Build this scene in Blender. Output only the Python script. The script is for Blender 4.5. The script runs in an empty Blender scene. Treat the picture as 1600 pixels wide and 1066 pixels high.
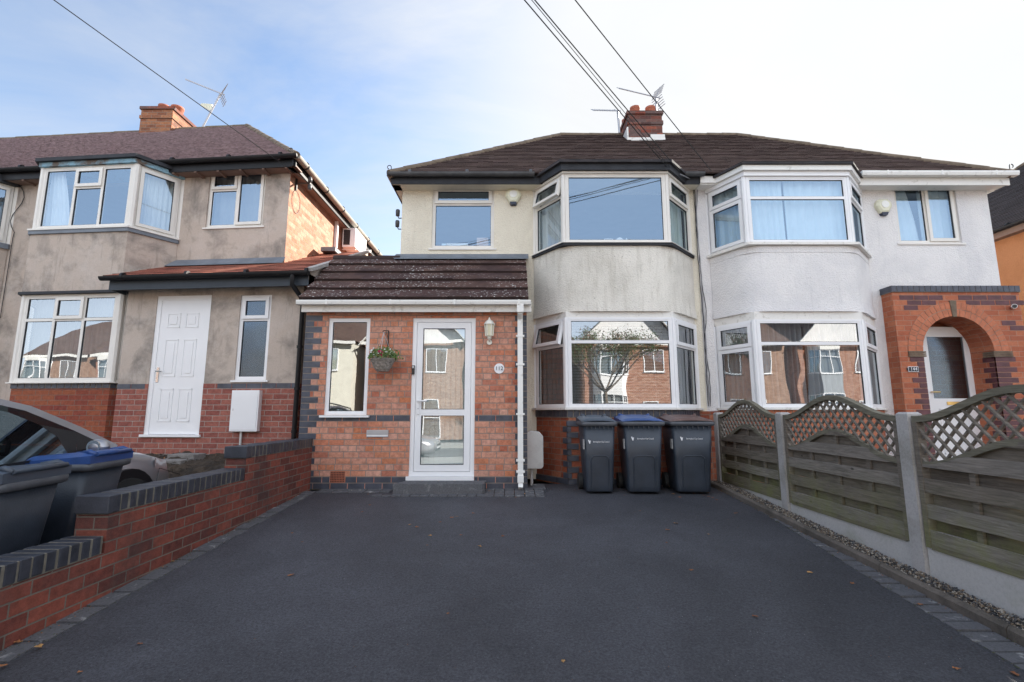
import bpy, bmesh, math, random
from mathutils import Vector, Matrix
R = math.radians
rnd = random.Random(7)
sc = bpy.context.scene
COL = sc.collection

# ------------------------------------------------------------------ camera maths
F, PITCH, EYE = 760.0, R(8.4), 0.978
SP, CP = math.sin(PITCH), math.cos(PITCH)
def PX(px, py, Y):
    v = (533 - py) / F
    return (px - 800) / F / (CP - v * SP) * Y
def PZ(py, Y):
    v = (533 - py) / F
    return (SP + v * CP) / (CP - v * SP) * Y + EYE
def P3(px, py, Y): return Vector((PX(px, py, Y), Y, PZ(py, Y)))

# ------------------------------------------------------------------ materials
def _new(name):
    m = bpy.data.materials.new(name); m.use_nodes = True
    nt = m.node_tree; b = nt.nodes['Principled BSDF']
    return m, nt, b
def _mixrgb(nt, a, b, fac, blend='MIX'):
    n = nt.nodes.new('ShaderNodeMix'); n.data_type = 'RGBA'; n.blend_type = blend
    for s, v in ((n.inputs[6], a), (n.inputs[7], b), (n.inputs[0], fac)):
        if hasattr(v, 'is_output'): nt.links.new(v, s)
        elif isinstance(v, (int, float)): s.default_value = v
        else: s.default_value = (*v, 1)
    return n.outputs[2]
def _noise(nt, scale, detail=4, rough=.6, vec=None, dist=0.0):
    n = nt.nodes.new('ShaderNodeTexNoise'); n.inputs['Scale'].default_value = scale
    n.inputs['Detail'].default_value = detail; n.inputs['Roughness'].default_value = rough
    n.inputs['Distortion'].default_value = dist
    if vec: nt.links.new(vec, n.inputs['Vector'])
    return n.outputs['Fac']
def _ramp(nt, fac, stops, interp='LINEAR'):
    n = nt.nodes.new('ShaderNodeValToRGB'); cr = n.color_ramp; cr.interpolation = interp
    while len(cr.elements) < len(stops): cr.elements.new(.5)
    for e, (p, c) in zip(cr.elements, stops):
        e.position = p; e.color = (c, c, c, 1) if isinstance(c, (int, float)) else (*c, 1)
    nt.links.new(fac, n.inputs[0]); return n.outputs[0]
def _coord(nt, kind='Object', scale=None):
    n = nt.nodes.new('ShaderNodeTexCoord'); o = n.outputs[kind]
    if scale:
        m = nt.nodes.new('ShaderNodeMapping'); m.inputs['Scale'].default_value = scale
        nt.links.new(o, m.inputs['Vector']); o = m.outputs[0]
    return o
def _bump(nt, b, h, strength, dist=.01, prev=None):
    n = nt.nodes.new('ShaderNodeBump'); n.inputs['Strength'].default_value = strength
    n.inputs['Distance'].default_value = dist; nt.links.new(h, n.inputs['Height'])
    if prev: nt.links.new(prev, n.inputs['Normal'])
    nt.links.new(n.outputs[0], b.inputs['Normal']); return n.outputs[0]
def plain(name, c, rough=.6, var=.12, vs=3, bump=0, bs=60, metal=0, spec=.5, coat=0, aniso=None):
    m, nt, b = _new(name)
    vec = _coord(nt, 'Object', aniso)
    dark = tuple(x * (1 - var) for x in c); lite = tuple(min(1, x * (1 + var)) for x in c)
    f = _noise(nt, vs, 5, .6, vec)
    col = _ramp(nt, f, [(.3, dark), (.7, lite)])
    nt.links.new(col, b.inputs['Base Color'])
    b.inputs['Roughness'].default_value = rough; b.inputs['Metallic'].default_value = metal
    b.inputs['Specular IOR Level'].default_value = spec; b.inputs['Coat Weight'].default_value = coat
    if bump: _bump(nt, b, _noise(nt, bs, 3, .6, vec), bump, .006)
    return m
def stained(name, base, stain, scale, lo, hi, fine=.08, bump=.4, bs=70, rough=.9, extra=None, voro=False, streak=None):
    """render / plaster: base colour with blotchy stains of a second colour and a pebbled bump"""
    m, nt, b = _new(name); vec = _coord(nt)
    f = _ramp(nt, _noise(nt, scale, 7, .62, vec, .4), [(lo, 0.), (hi, 1.)])
    c = _mixrgb(nt, base, stain, f)
    if extra:
        g = _ramp(nt, _noise(nt, extra[1], 6, .7, vec), [(extra[2], 0.), (extra[3], 1.)])
        c = _mixrgb(nt, c, extra[0], g)
    if streak:
        g = _ramp(nt, _noise(nt, 2.6, 6, .7, _coord(nt, 'Object', (3.2, 3.2, .45)), .3), [(streak[1], 0.), (streak[2], streak[3])])
        c = _mixrgb(nt, c, streak[0], g)
    g = _ramp(nt, _noise(nt, 55, 4, .8, vec), [(.3, 1 - fine * 1.3), (.55, 1.)])
    c = _mixrgb(nt, c, g, 1.0, 'MULTIPLY')
    nt.links.new(c, b.inputs['Base Color']); b.inputs['Roughness'].default_value = rough
    b.inputs['Specular IOR Level'].default_value = .2
    if voro:
        v = nt.nodes.new('ShaderNodeTexVoronoi'); v.inputs['Scale'].default_value = bs
        nt.links.new(vec, v.inputs['Vector']); p = _bump(nt, b, v.outputs['Distance'], bump, .009)
        _bump(nt, b, _noise(nt, bs * .4, 5, .8, vec), bump, .010, p)
    else: _bump(nt, b, _noise(nt, bs, 4, .7, vec), bump, .01)
    return m
def brick(name, tones, mortar, w=.225, h=.075, ms=.005, squash=1.0, sf=2, bump=.5, soot=None, rough=.85, wob=.3):
    m, nt, b = _new(name); uv = _coord(nt, 'UV')
    n = nt.nodes.new('ShaderNodeTexBrick'); nt.links.new(uv, n.inputs['Vector'])
    n.inputs['Scale'].default_value = 1; n.inputs['Brick Width'].default_value = w
    n.inputs['Row Height'].default_value = h; n.inputs['Mortar Size'].default_value = ms
    n.inputs['Mortar Smooth'].default_value = .2
    n.squash = squash; n.squash_frequency = sf
    n.inputs['Color1'].default_value = (0, 0, 0, 1); n.inputs['Color2'].default_value = (1, 1, 1, 1)
    n.inputs['Mortar'].default_value = (.5, .5, .5, 1)
    st = [(i / (len(tones)), t) for i, t in enumerate(tones)]
    c = _ramp(nt, n.outputs['Color'], st, 'CONSTANT' if wob == 0 else 'LINEAR')
    fl = _ramp(nt, _noise(nt, 17, 6, .75, uv), [(.32, 1 - wob * 1.35), (.62, 1.05)])
    c = _mixrgb(nt, c, fl, 1., 'MULTIPLY')
    mo = _mixrgb(nt, mortar, tuple(x * .6 for x in mortar), _noise(nt, 9, 4, .6, uv))
    c = _mixrgb(nt, c, mo, n.outputs['Fac'])
    sl_ = _ramp(nt, _noise(nt, 3.2, 7, .75, uv, .4), [(.58, 0.), (.76, .16)])
    c = _mixrgb(nt, c, tuple(min(1, x * 1.25 + .04) for x in mortar), sl_)
    if soot:
        s = _ramp(nt, _noise(nt, 1.6, 6, .65, uv), [(.45, 0.), (.75, soot)])
        c = _mixrgb(nt, c, (.05, .045, .045), s)
    nt.links.new(c, b.inputs['Base Color']); b.inputs['Roughness'].default_value = rough
    b.inputs['Specular IOR Level'].default_value = .25
    inv = nt.nodes.new('ShaderNodeMath'); inv.operation = 'SUBTRACT'; inv.inputs[0].default_value = 1
    nt.links.new(n.outputs['Fac'], inv.inputs[1])
    p = _bump(nt, b, inv.outputs[0], bump, .014)
    _bump(nt, b, _noise(nt, 38, 5, .75, uv), .6, .008, p)
    return m
def tilemat(name, tones, w, h, fleck=None, fleck_lo=.68, fs=30, rough=.85):
    m, nt, b = _new(name); uv = _coord(nt, 'UV')
    n = nt.nodes.new('ShaderNodeTexBrick'); nt.links.new(uv, n.inputs['Vector'])
    n.inputs['Scale'].default_value = 1; n.inputs['Brick Width'].default_value = w
    n.inputs['Row Height'].default_value = h; n.inputs['Mortar Size'].default_value = .0015
    n.inputs['Color1'].default_value = (0, 0, 0, 1); n.inputs['Color2'].default_value = (1, 1, 1, 1)
    n.inputs['Mortar'].default_value = (0, 0, 0, 1)
    c = _ramp(nt, n.outputs['Color'], [(i / len(tones), t) for i, t in enumerate(tones)])
    c = _mixrgb(nt, c, _ramp(nt, _noise(nt, 2.2, 6, .7, uv), [(.3, .55), (.7, 1.15)]), 1., 'MULTIPLY')
    if fleck:
        f = _ramp(nt, _noise(nt, fs, 2, .5, uv), [(fleck_lo, 0.), (fleck_lo + .03, 1.)])
        g = _ramp(nt, _noise(nt, 1.1, 3, .5, uv), [(.35, 0.), (.6, 1.)])
        mul = nt.nodes.new('ShaderNodeMath'); mul.operation = 'MULTIPLY'
        nt.links.new(f, mul.inputs[0]); nt.links.new(g, mul.inputs[1])
        c = _mixrgb(nt, c, fleck, mul.outputs[0])
    nt.links.new(c, b.inputs['Base Color']); b.inputs['Roughness'].default_value = rough
    b.inputs['Specular IOR Level'].default_value = .3
    _bump(nt, b, _noise(nt, 60, 4, .7, uv), .5, .006)
    return m
def glassmat(name, refl, tint=(.9, .95, .95), rough=0.0, wav=.0015, gc=(.56, .76, 1)):
    m, nt, b = _new(name); nt.nodes.remove(b)
    out = nt.nodes['Material Output']
    t = nt.nodes.new('ShaderNodeBsdfTransparent'); t.inputs[0].default_value = (*tint, 1)
    g = nt.nodes.new('ShaderNodeBsdfGlossy'); g.inputs['Roughness'].default_value = rough
    g.inputs['Color'].default_value = (*gc, 1)
    mx = nt.nodes.new('ShaderNodeMixShader'); mx.inputs[0].default_value = refl
    bp = nt.nodes.new('ShaderNodeBump'); bp.inputs['Strength'].default_value = 1; bp.inputs['Distance'].default_value = wav
    nt.links.new(_noise(nt, 1.7, 1, .4, _coord(nt)), bp.inputs['Height']); nt.links.new(bp.outputs[0], g.inputs['Normal'])
    nt.links.new(t.outputs[0], mx.inputs[1]); nt.links.new(g.outputs[0], mx.inputs[2]); nt.links.new(mx.outputs[0], out.inputs[0])
    return m

M = {}
M['upvc'] = plain('upvc_white', (.80, .80, .81), .35, .03, 2)
M['upvc_cream'] = plain('upvc_aged', (.74, .71, .66), .4, .05, 2)
M['gasket'] = plain('gasket', (.03, .03, .035), .6)
M['glass'] = glassmat('window_glass', .27)
M['glass_low'] = glassmat('window_glass_lower', .34, wav=.0018, gc=(.88, .94, 1))
M['frost'] = glassmat('obscure_glass', .18, (.32, .35, .34), .22, .02)
M['cream'] = stained('cream_render', (.79, .735, .61), (.66, .60, .49), 1.3, .4, .75, .1, .6, 48, voro=True, streak=((.50, .45, .36), .56, .8, .5))
M['baydirt'] = stained('dirty_bay_render', (.78, .745, .675), (.58, .55, .49), 1.0, .45, .75, .12, .6, 48, streak=((.40, .36, .29), .50, .74, .6), extra=((.24, .22, .19), 30, .62, .70), voro=True)
M['white_render'] = stained('white_render', (.80, .78, .77), (.66, .65, .66), 1.2, .46, .72, .09, .7, 48, voro=True, streak=((.52, .52, .53), .55, .8, .5), extra=((.5, .49, .5), 22, .66, .76))
M['plaster'] = stained('bare_plaster', (.50, .42, .36), (.25, .22, .195), 1.9, .47, .66, .1, .3, 30, streak=((.22, .19, .165), .56, .72, .6), extra=((.56, .49, .44), 2.2, .5, .75))
M['orange_render'] = stained('orange_render', (.48, .22, .105), (.40, .175, .08), 2, .4, .8, .1, .6, 60, voro=True)
M['brick_porch'] = brick('porch_brick', [(.54, .19, .11), (.62, .25, .15), (.58, .31, .23), (.47, .15, .09), (.66, .36, .27), (.56, .20, .10), (.60, .29, .20)], (.31, .26, .22), .2, .079, .0055, .55, 3)
M['brick_bay'] = brick('bay_brick', [(.34, .10, .05), (.30, .085, .05), (.42, .16, .09), (.26, .07, .04)], (.25, .21, .17), .2, .079, .0045, .7, 2)
M['brick_red'] = brick('wall_brick', [(.25, .07, .05), (.20, .06, .045), (.29, .085, .058), (.15, .05, .04)], (.21, .18, .15), .225, .078, .005, soot=.9)
M['brick_left'] = brick('left_brick', [(.33, .11, .085), (.38, .14, .105), (.29, .095, .075)], (.42, .35, .31), .225, .078, .005)
M['brick_leftbay'] = brick('left_bay_brick', [(.30, .08, .045), (.25, .055, .04), (.34, .10, .05)], (.22, .18, .15), .225, .078, .004)
M['brick_side'] = brick('flank_brick', [(.36, .155, .09), (.42, .20, .125), (.32, .13, .075), (.46, .25, .17)], (.30, .22, .17), .225, .078, .006)
M['brick_arch'] = brick('arch_porch_brick', [(.44, .145, .075), (.49, .175, .095), (.39, .12, .065)], (.46, .30, .22), .225, .079, .0035, wob=.15)
M['voussoir'] = plain('voussoir', (.46, .155, .08), .8, .2, 12, .3)
M['chimney'] = brick('chimney_brick', [(.28, .07, .045), (.10, .055, .05), (.34, .10, .06), (.16, .10, .09)], (.16, .13, .11), .225, .078, .004)
M['chimney_l'] = brick('chimney_brick_left', [(.36, .14, .07), (.26, .10, .055), (.42, .18, .09)], (.34, .27, .21), .225, .078, .005, soot=.7)
M['blue'] = plain('blue_brick', (.055, .06, .08), .45, .35, 9, .3, 50)
M['blue_dk'] = plain('coping_brick', (.035, .038, .05), .5, .4, 9, .35, 50)
M['purple'] = plain('purple_brick', (.10, .035, .04), .6, .35, 9, .3, 50)
M['mortar'] = plain('mortar', (.30, .25, .20), .95, .25, 12, .4)
M['coping_mortar'] = plain('coping_mortar', (.15, .135, .11), .95, .3, 12, .4)
M['terracotta'] = plain('terracotta', (.36, .11, .06), .75, .15, 10, .2)
M['roof'] = tilemat('clay_roof_tiles', [(.115, .073, .058), (.13, .082, .065), (.10, .066, .055), (.145, .095, .075), (.11, .066, .058)], .17, .085, (.34, .30, .27), .72, 34)
M['roof_l'] = tilemat('purple_roof_tiles', [(.14, .065, .06), (.12, .06, .065), (.15, .07, .065), (.11, .055, .06), (.13, .055, .05)], .17, .105, (.3, .22, .2), .74, 30)
M['roof_r'] = tilemat('grey_roof_tiles', [(.05, .045, .05), (.07, .06, .062), (.04, .038, .042)], .17, .1, (.3, .28, .27), .76, 20)
M['roof_porch'] = tilemat('porch_tiles', [(.085, .045, .04), (.07, .04, .038), (.10, .055, .045)], .33, .24, (.62, .60, .56), .615, 26)
M['tile_butt'] = plain('tile_butt', (.035, .02, .018), .9, .3, 30, .4)
M['shingle'] = tilemat('red_shingles', [(.34, .09, .055), (.42, .13, .08), (.29, .075, .05), (.46, .16, .10)], .19, .14, (.2, .06, .045), .74, 30)
M['butt_glint'] = plain('painted_tile_glint', (.34, .26, .28), .8, .4, 14, .3)  # pale edge colour paints glints along the purple tile courses
M['ridge'] = plain('ridge_tile', (.16, .12, .085), .9, .35, 8, .5, 40)
M['lead'] = plain('lead_flashing', (.15, .17, .20), .5, .2, 5, .3, 12)
M['black'] = plain('black_plastic', (.014, .014, .016), .45, .2, 6, spec=.25)
M['fascia_dk'] = plain('dark_fascia', (.028, .03, .036), .6, .25, 6, spec=.3)
M['anthracite'] = plain('anthracite_board', (.038, .048, .062), .5, .1, 4, spec=.3)
M['gut_grey'] = plain('weathered_gutter', (.07, .072, .078), .5, .3, 9)
M['gut_sunlit'] = plain('sunlit_look_gutter', (.36, .33, .28), .5, .2, 9)  # cream tone puts the flank gutter's sunlit look into its colour
M['soffit'] = plain('soffit_brown', (.20, .13, .10), .7, .15, 4)
M['white_paint'] = stained('white_paint', (.78, .76, .72), (.5, .47, .42), 10, .56, .72, .05, .15, 40, .6)
M['gutter_w'] = stained('white_gutter', (.80, .79, .76), (.52, .50, .46), 9, .58, .75, .03, .05, 30, .4)
M['cream_paint'] = plain('cream_paint', (.70, .66, .55), .5, .08, 5)
M['peel'] = stained('peeling_paint', (.25, .42, .52), (.15, .12, .10), 3, .5, .62, .2, .4, 30)
M['metalbox'] = stained('meter_box', (.55, .54, .52), (.38, .36, .34), 4, .45, .75, .08, .1, 30, .5)
M['asphalt'] = None
M['concrete'] = stained('concrete', (.44, .42, .41), (.26, .25, .22), 2.2, .45, .75, .15, .4, 60)
M['concrete_d'] = stained('old_concrete', (.17, .145, .125), (.085, .075, .065), 3, .4, .7, .2, .5, 50)
M['gboard'] = stained('gravel_board', (.50, .485, .47), (.30, .30, .22), 2.0, .52, .8, .12, .3, 60)
M['step_conc'] = stained('step_concrete', (.24, .22, .205), (.14, .125, .11), 3, .45, .7, .2, .5, 50)
M['block'] = stained('block_paving', (.125, .125, .135), (.32, .32, .32), 11, .58, .68, .3, .5, 80)
M['step'] = stained('step_block', (.13, .13, .138), (.24, .24, .24), 12, .55, .75, .3, .6, 80)
M['steel'] = plain('steel', (.50, .50, .52), .5, .05, 2, metal=.5)
M['brass'] = plain('brass', (.65, .45, .18), .3, .1, 4, metal=.9)
M['chrome'] = plain('chrome', (.6, .58, .55), .2, .1, 4, metal=.9)
M['alu'] = plain('aluminium', (.42, .42, .44), .4, .1, 4, metal=.6)
M['iron'] = plain('black_iron', (.02, .018, .018), .5)
M['cable'] = plain('black_cable', (.02, .02, .022), .6)
M['cable_g'] = plain('grey_cable', (.25, .25, .27), .6)
M['bin'] = plain('bin_plastic', (.028, .036, .05), .42, .25, 5, .25, 90)
M['bin_rim'] = plain('bin_rim_plastic', (.075, .08, .092), .5, .25, 8, .2, 90)
M['lid_grey'] = plain('grey_lid', (.05, .065, .09), .42, .15, 6)
M['lid_blue'] = plain('blue_lid', (.022, .065, .22), .38, .2, 6)
M['lid_brown'] = plain('brown_lid', (.13, .075, .065), .5, .25, 8)
M['sticker'] = plain('sticker', (.45, .45, .45), .5, .1, 20)
M['white_ink'] = plain('white_ink', (.8, .8, .82), .5, .02)
M['black_ink'] = plain('black_ink', (.02, .02, .03), .5)
M['tyre'] = plain('tyre', (.02, .02, .02), .8)
M['curtain'] = plain('curtain', (.72, .74, .76), .9, .06, 3)
M['curtain_b'] = plain('blue_white_curtain', (.62, .72, .78), .9, .06, 3)
M['curtain_g'] = plain('green_grey_curtain', (.52, .58, .52), .9, .08, 3)
M['curtain_d'] = plain('grey_curtain', (.26, .26, .27), .9, .1, 3)
M['blind'] = plain('blind_slat', (.50, .50, .50), .5, .05, 3)
M['door_blind'] = plain('door_blind', (.66, .72, .69), .8, .05, 2)
M['inside'] = plain('interior', (.22, .21, .20), .9, .1)
M['floor'] = plain('interior_floor', (.10, .08, .06), .9, .1)
M['soil'] = stained('soil', (.075, .055, .04), (.03, .024, .02), 9, .4, .7, .3, 1., 40)
M['leafbrown'] = plain('dead_leaf', (.30, .12, .045), .8, .4, 30)
M['green'] = plain('leaf_green', (.09, .17, .04), .6, .5, 20)
M['moss'] = plain('moss', (.07, .085, .03), .95, .3, 30)
M['green2'] = plain('leaf_light_green', (.16, .22, .06), .6, .4, 20)
M['petal_w'] = plain('white_petal', (.75, .74, .72), .7, .1)
M['petal_p'] = plain('pink_petal', (.45, .02, .09), .6, .2)
M['wicker'] = plain('wicker', (.30, .27, .24), .85, .45, 40, .6, 60)
M['siren'] = plain('siren_cream', (.72, .71, .55), .4, .05, 4)
M['siren_w'] = plain('siren_badge', (.80, .80, .76), .4, .03, 4)
M['navy'] = plain('navy_plastic', (.02, .03, .06), .4)
M['insul'] = plain('insulator', (.06, .06, .065), .5)
M['carpaint'] = plain('car_paint', (.36, .35, .37), .30, .04, 2, metal=.6, coat=.6)
M['carglass'] = glassmat('car_glass', .22, (.11, .15, .16), 0., .0)
M['carblack'] = plain('car_black', (.012, .012, .014), .35)
M['headlamp'] = plain('headlamp', (.55, .56, .58), .12, .05, metal=.3)
M['yellow'] = plain('yellow_lock', (.65, .38, .03), .5)
M['pot'] = M['terracotta']
M['cardboard'] = plain('card', (.50, .36, .30), .8)
M['bark'] = plain('bark', (.12, .09, .065), .9, .35, 12, .6, 30)
M['lampglass'] = plain('lantern_glass', (.62, .58, .42), .25, .08, 5)
M['lampbody'] = plain('lantern_body', (.74, .72, .64), .45, .1, 6)
M['vent_dark'] = plain('vent_dark', (.03, .02, .02), .9)
M['doormat'] = plain('door_mat', (.02, .035, .08), .95, .3, 30)

def asphalt(name, base, spk):
    m, nt, b = _new(name); vec = _coord(nt)
    big = _ramp(nt, _noise(nt, .5, 6, .62, vec, .8), [(.32, tuple(x * .72 for x in base)), (.68, tuple(x * 1.22 for x in base))])
    big = _mixrgb(nt, big, _ramp(nt, _noise(nt, 2.4, 5, .7, vec, .5), [(.3, .86), (.7, 1.14)]), 1., 'MULTIPLY')
    f = _ramp(nt, _noise(nt, 70, 4, .85, vec), [(.34, .40), (.66, 1.65)])
    c = _mixrgb(nt, big, f, 1., 'MULTIPLY')
    v = nt.nodes.new('ShaderNodeTexVoronoi'); v.inputs['Scale'].default_value = 34; nt.links.new(vec, v.inputs['Vector'])
    s = _ramp(nt, v.outputs['Distance'], [(.05, 1.), (.10, 0.)])
    s2 = _ramp(nt, _noise(nt, 7, 3, .6, vec), [(.52, 0.), (.62, .9)])
    mm = nt.nodes.new('ShaderNodeMath'); mm.operation = 'MULTIPLY'; nt.links.new(s, mm.inputs[0]); nt.links.new(s2, mm.inputs[1])
    c = _mixrgb(nt, c, spk, mm.outputs[0])
    nt.links.new(c, b.inputs['Base Color']); b.inputs['Roughness'].default_value = .62
    b.inputs['Specular IOR Level'].default_value = .4
    _bump(nt, b, _noise(nt, 95, 4, .85, vec), 1., .012)
    return m
M['asphalt'] = asphalt('asphalt', (.066, .067, .078), (.34, .34, .36))
M['road'] = asphalt('road_asphalt', (.12, .12, .12), (.3, .3, .3))
M['pavement'] = plain('pavement_slab', (.30, .29, .27), .9, .15, 2, .3)
M['grass'] = plain('lawn', (.06, .10, .03), .95, .3, 3, .6)
M['paving_n'] = stained('neighbour_paving', (.13, .125, .125), (.2, .19, .18), 3, .4, .8, .2, .4, 60)

def woodmat(name, c, moss=.5):
    m, nt, b = _new(name); vec = _coord(nt, 'Object', (1, 1, 14)); v0 = _coord(nt)
    f = _noise(nt, 5, 6, .7, vec, .5)
    col = _ramp(nt, f, [(.25, tuple(x * .45 for x in c)), (.55, c), (.8, tuple(x * 1.5 for x in c))])
    # green algae grows on the lowest boards
    sx = nt.nodes.new('ShaderNodeSeparateXYZ'); nt.links.new(v0, sx.inputs[0])
    mp = nt.nodes.new('ShaderNodeMapRange'); mp.inputs['From Min'].default_value = .52; mp.inputs['From Max'].default_value = .08
    nt.links.new(sx.outputs['Z'], mp.inputs['Value'])
    mu = nt.nodes.new('ShaderNodeMath'); mu.operation = 'MULTIPLY'; nt.links.new(mp.outputs[0], mu.inputs[0])
    nt.links.new(_ramp(nt, _noise(nt, 4, 7, .75, v0), [(.35, .05), (.62, 1.)]), mu.inputs[1])
    kn = nt.nodes.new('ShaderNodeTexVoronoi'); kn.inputs['Scale'].default_value = 3.3; nt.links.new(_coord(nt, 'Object', (1, 1, 2.2)), kn.inputs['Vector'])
    col = _mixrgb(nt, col, tuple(x * .3 for x in c), _ramp(nt, kn.outputs['Distance'], [(.04, .9), (.09, 0.)]))
    m2 = nt.nodes.new('ShaderNodeMath'); m2.operation = 'MULTIPLY'; nt.links.new(mu.outputs[0], m2.inputs[0]); m2.inputs[1].default_value = moss
    col = _mixrgb(nt, col, (.20, .22, .06), m2.outputs[0])
    nt.links.new(col, b.inputs['Base Color']); b.inputs['Roughness'].default_value = .9
    b.inputs['Specular IOR Level'].default_value = .2
    _bump(nt, b, f, .5, .005)
    return m
M['wood'] = woodmat('weathered_fence_wood', (.175, .15, .125), .5)
M['wood2'] = woodmat('paler_fence_wood', (.225, .20, .175), .5)
M['wood3'] = woodmat('darker_fence_wood', (.12, .10, .082), .6)
M['lattice'] = woodmat('lattice_wood', (.19, .165, .14), .2)
M['rail'] = woodmat('arched_rail_wood', (.18, .165, .125), .45)

# ------------------------------------------------------------------ mesh builder
class MB:
    def __init__(s, T=None):
        s.v, s.f, s.m, s.sm, s.T, s.mats = [], [], [], [], T, []
    def mi(s, mat):
        mat = M[mat] if isinstance(mat, str) else mat
        if mat not in s.mats: s.mats.append(mat)
        return s.mats.index(mat)
    def add(s, pts, faces, mat, smooth=False):
        k = len(s.v); i = s.mi(mat)
        for p in pts:
            p = Vector(p); s.v.append(s.T @ p if s.T else p)
        for f in faces: s.f.append([k + a for a in f]); s.m.append(i); s.sm.append(smooth)
    def quad(s, a, b, c, d, mat): s.add((a, b, c, d), [(0, 1, 2, 3)], mat)
    def poly(s, pts, mat): s.add(pts, [tuple(range(len(pts)))], mat)
    def box(s, x0, x1, y0, y1, z0, z1, mat):
        p = [(x, y, z) for z in (z0, z1) for y in (y0, y1) for x in (x0, x1)]
        s.add(p, [(0, 2, 3, 1), (4, 5, 7, 6), (0, 1, 5, 4), (2, 6, 7, 3), (0, 4, 6, 2), (1, 3, 7, 5)], mat)
    def bar(s, p0, p1, w, h, mat, up=(0, 0, 1)):
        p0, p1 = Vector(p0), Vector(p1); d = (p1 - p0).normalized(); u = Vector(up)
        a = d.cross(u)
        if a.length < 1e-4: a = d.cross(Vector((1, 0, 0)))
        a.normalize(); b = a.cross(d)
        a *= w / 2; b *= h / 2
        s.add([p + i * a + j * b for p in (p0, p1) for i, j in ((-1, -1), (1, -1), (1, 1), (-1, 1))],
              [(3, 2, 1, 0), (4, 5, 6, 7), (0, 1, 5, 4), (1, 2, 6, 5), (2, 3, 7, 6), (3, 0, 4, 7)], mat)
    def tube(s, pts, r, mat, n=8, caps=True):
        pts = [Vector(p) for p in pts]; vs = []; fs = []
        rs = r if isinstance(r, (list, tuple)) else [r] * len(pts)
        prev = None
        for i, p in enumerate(pts):
            d = (pts[min(i + 1, len(pts) - 1)] - pts[max(i - 1, 0)])
            if d.length < 1e-9: d = Vector((0, 0, 1))
            d.normalize()
            a = prev - d * prev.dot(d) if prev else d.orthogonal()
            if a.length < 1e-4: a = d.orthogonal()
            a.normalize(); prev = a; b = d.cross(a)
            for k in range(n):
                t = 2 * math.pi * k / n
                vs.append(p + (a * math.cos(t) + b * math.sin(t)) * rs[i])
        for i in range(len(pts) - 1):
            for k in range(n):
                fs.append((i * n + k, i * n + (k + 1) % n, (i + 1) * n + (k + 1) % n, (i + 1) * n + k))
        s.add(vs, fs, mat, n > 5)
        if caps:
            s.add(vs[:n][::-1], [tuple(range(n))], mat); s.add(vs[-n:], [tuple(range(n))], mat)
    def prism(s, poly, z0, z1, mat, topmat=None, top=True, bottom=True, smooth=False):
        n = len(poly)
        vs = [(x, y, z0) for x, y in poly] + [(x, y, z1) for x, y in poly]
        s.add(vs, [(i, (i + 1) % n, n + (i + 1) % n, n + i) for i in range(n)], mat, smooth)
        if top: s.add(vs[n:], [tuple(range(n))], topmat or mat)
        if bottom: s.add(vs[:n][::-1], [tuple(range(n))], mat)
    def grid(s, fn, nu, nv, mat, smooth=True, closeu=False):
        vs = [fn(i / nu, j / nv) for j in range(nv + 1) for i in range(nu + (0 if closeu else 1))]
        w = nu if closeu else nu + 1
        fs = [(j * w + i, j * w + (i + 1) % w, (j + 1) * w + (i + 1) % w, (j + 1) * w + i) for j in range(nv) for i in range(nu)]
        s.add(vs, fs, mat, smooth)
    def lathe(s, prof, c, mat, n=16, smooth=True):
        c = Vector(c)
        s.grid(lambda u, v: c + Vector((prof[round(v * (len(prof) - 1))][0] * math.cos(2 * math.pi * u),
               prof[round(v * (len(prof) - 1))][0] * math.sin(2 * math.pi * u), prof[round(v * (len(prof) - 1))][1])),
               n, len(prof) - 1, mat, smooth, True)
    def disc(s, c, ax, r, th, mat, n=20):
        c = Vector(c); ax = Vector(ax).normalized()
        s.tube([c - ax * th / 2, c + ax * th / 2], r, mat, n)
    def wall(s, x0, x1, z0, z1, y, mat, openings=(), depth=.1, rev=None, back=True):
        xs = sorted({x0, x1, *[o[0] for o in openings], *[o[1] for o in openings]})
        zs = sorted({z0, z1, *[o[2] for o in openings], *[o[3] for o in openings]})
        xs = [x for x in xs if x0 - 1e-6 <= x <= x1 + 1e-6]; zs = [z for z in zs if z0 - 1e-6 <= z <= z1 + 1e-6]
        for a, b in zip(xs, xs[1:]):
            for c, d in zip(zs, zs[1:]):
                mx, mz = (a + b) / 2, (c + d) / 2
                if any(o[0] < mx < o[1] and o[2] < mz < o[3] for o in openings): continue
                s.quad((a, y, c), (b, y, c), (b, y, d), (a, y, d), mat)
                if back: s.quad((b, y + depth, c), (a, y + depth, c), (a, y + depth, d), (b, y + depth, d), 'inside')
        for o in openings:
            a, b, c, d = o[:4]; r = rev or mat; e = y + depth; top_, bot_ = d < z1, c > z0; c, d = max(c, z0), min(d, z1)
            s.quad((a, y, c), (a, y, d), (a, e, d), (a, e, c), r); s.quad((b, y, c), (b, e, c), (b, e, d), (b, y, d), r)
            if top_: s.quad((a, y, d), (b, y, d), (b, e, d), (a, e, d), r)
            if bot_: s.quad((a, y, c), (a, e, c), (b, e, c), (b, y, c), r)
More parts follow.
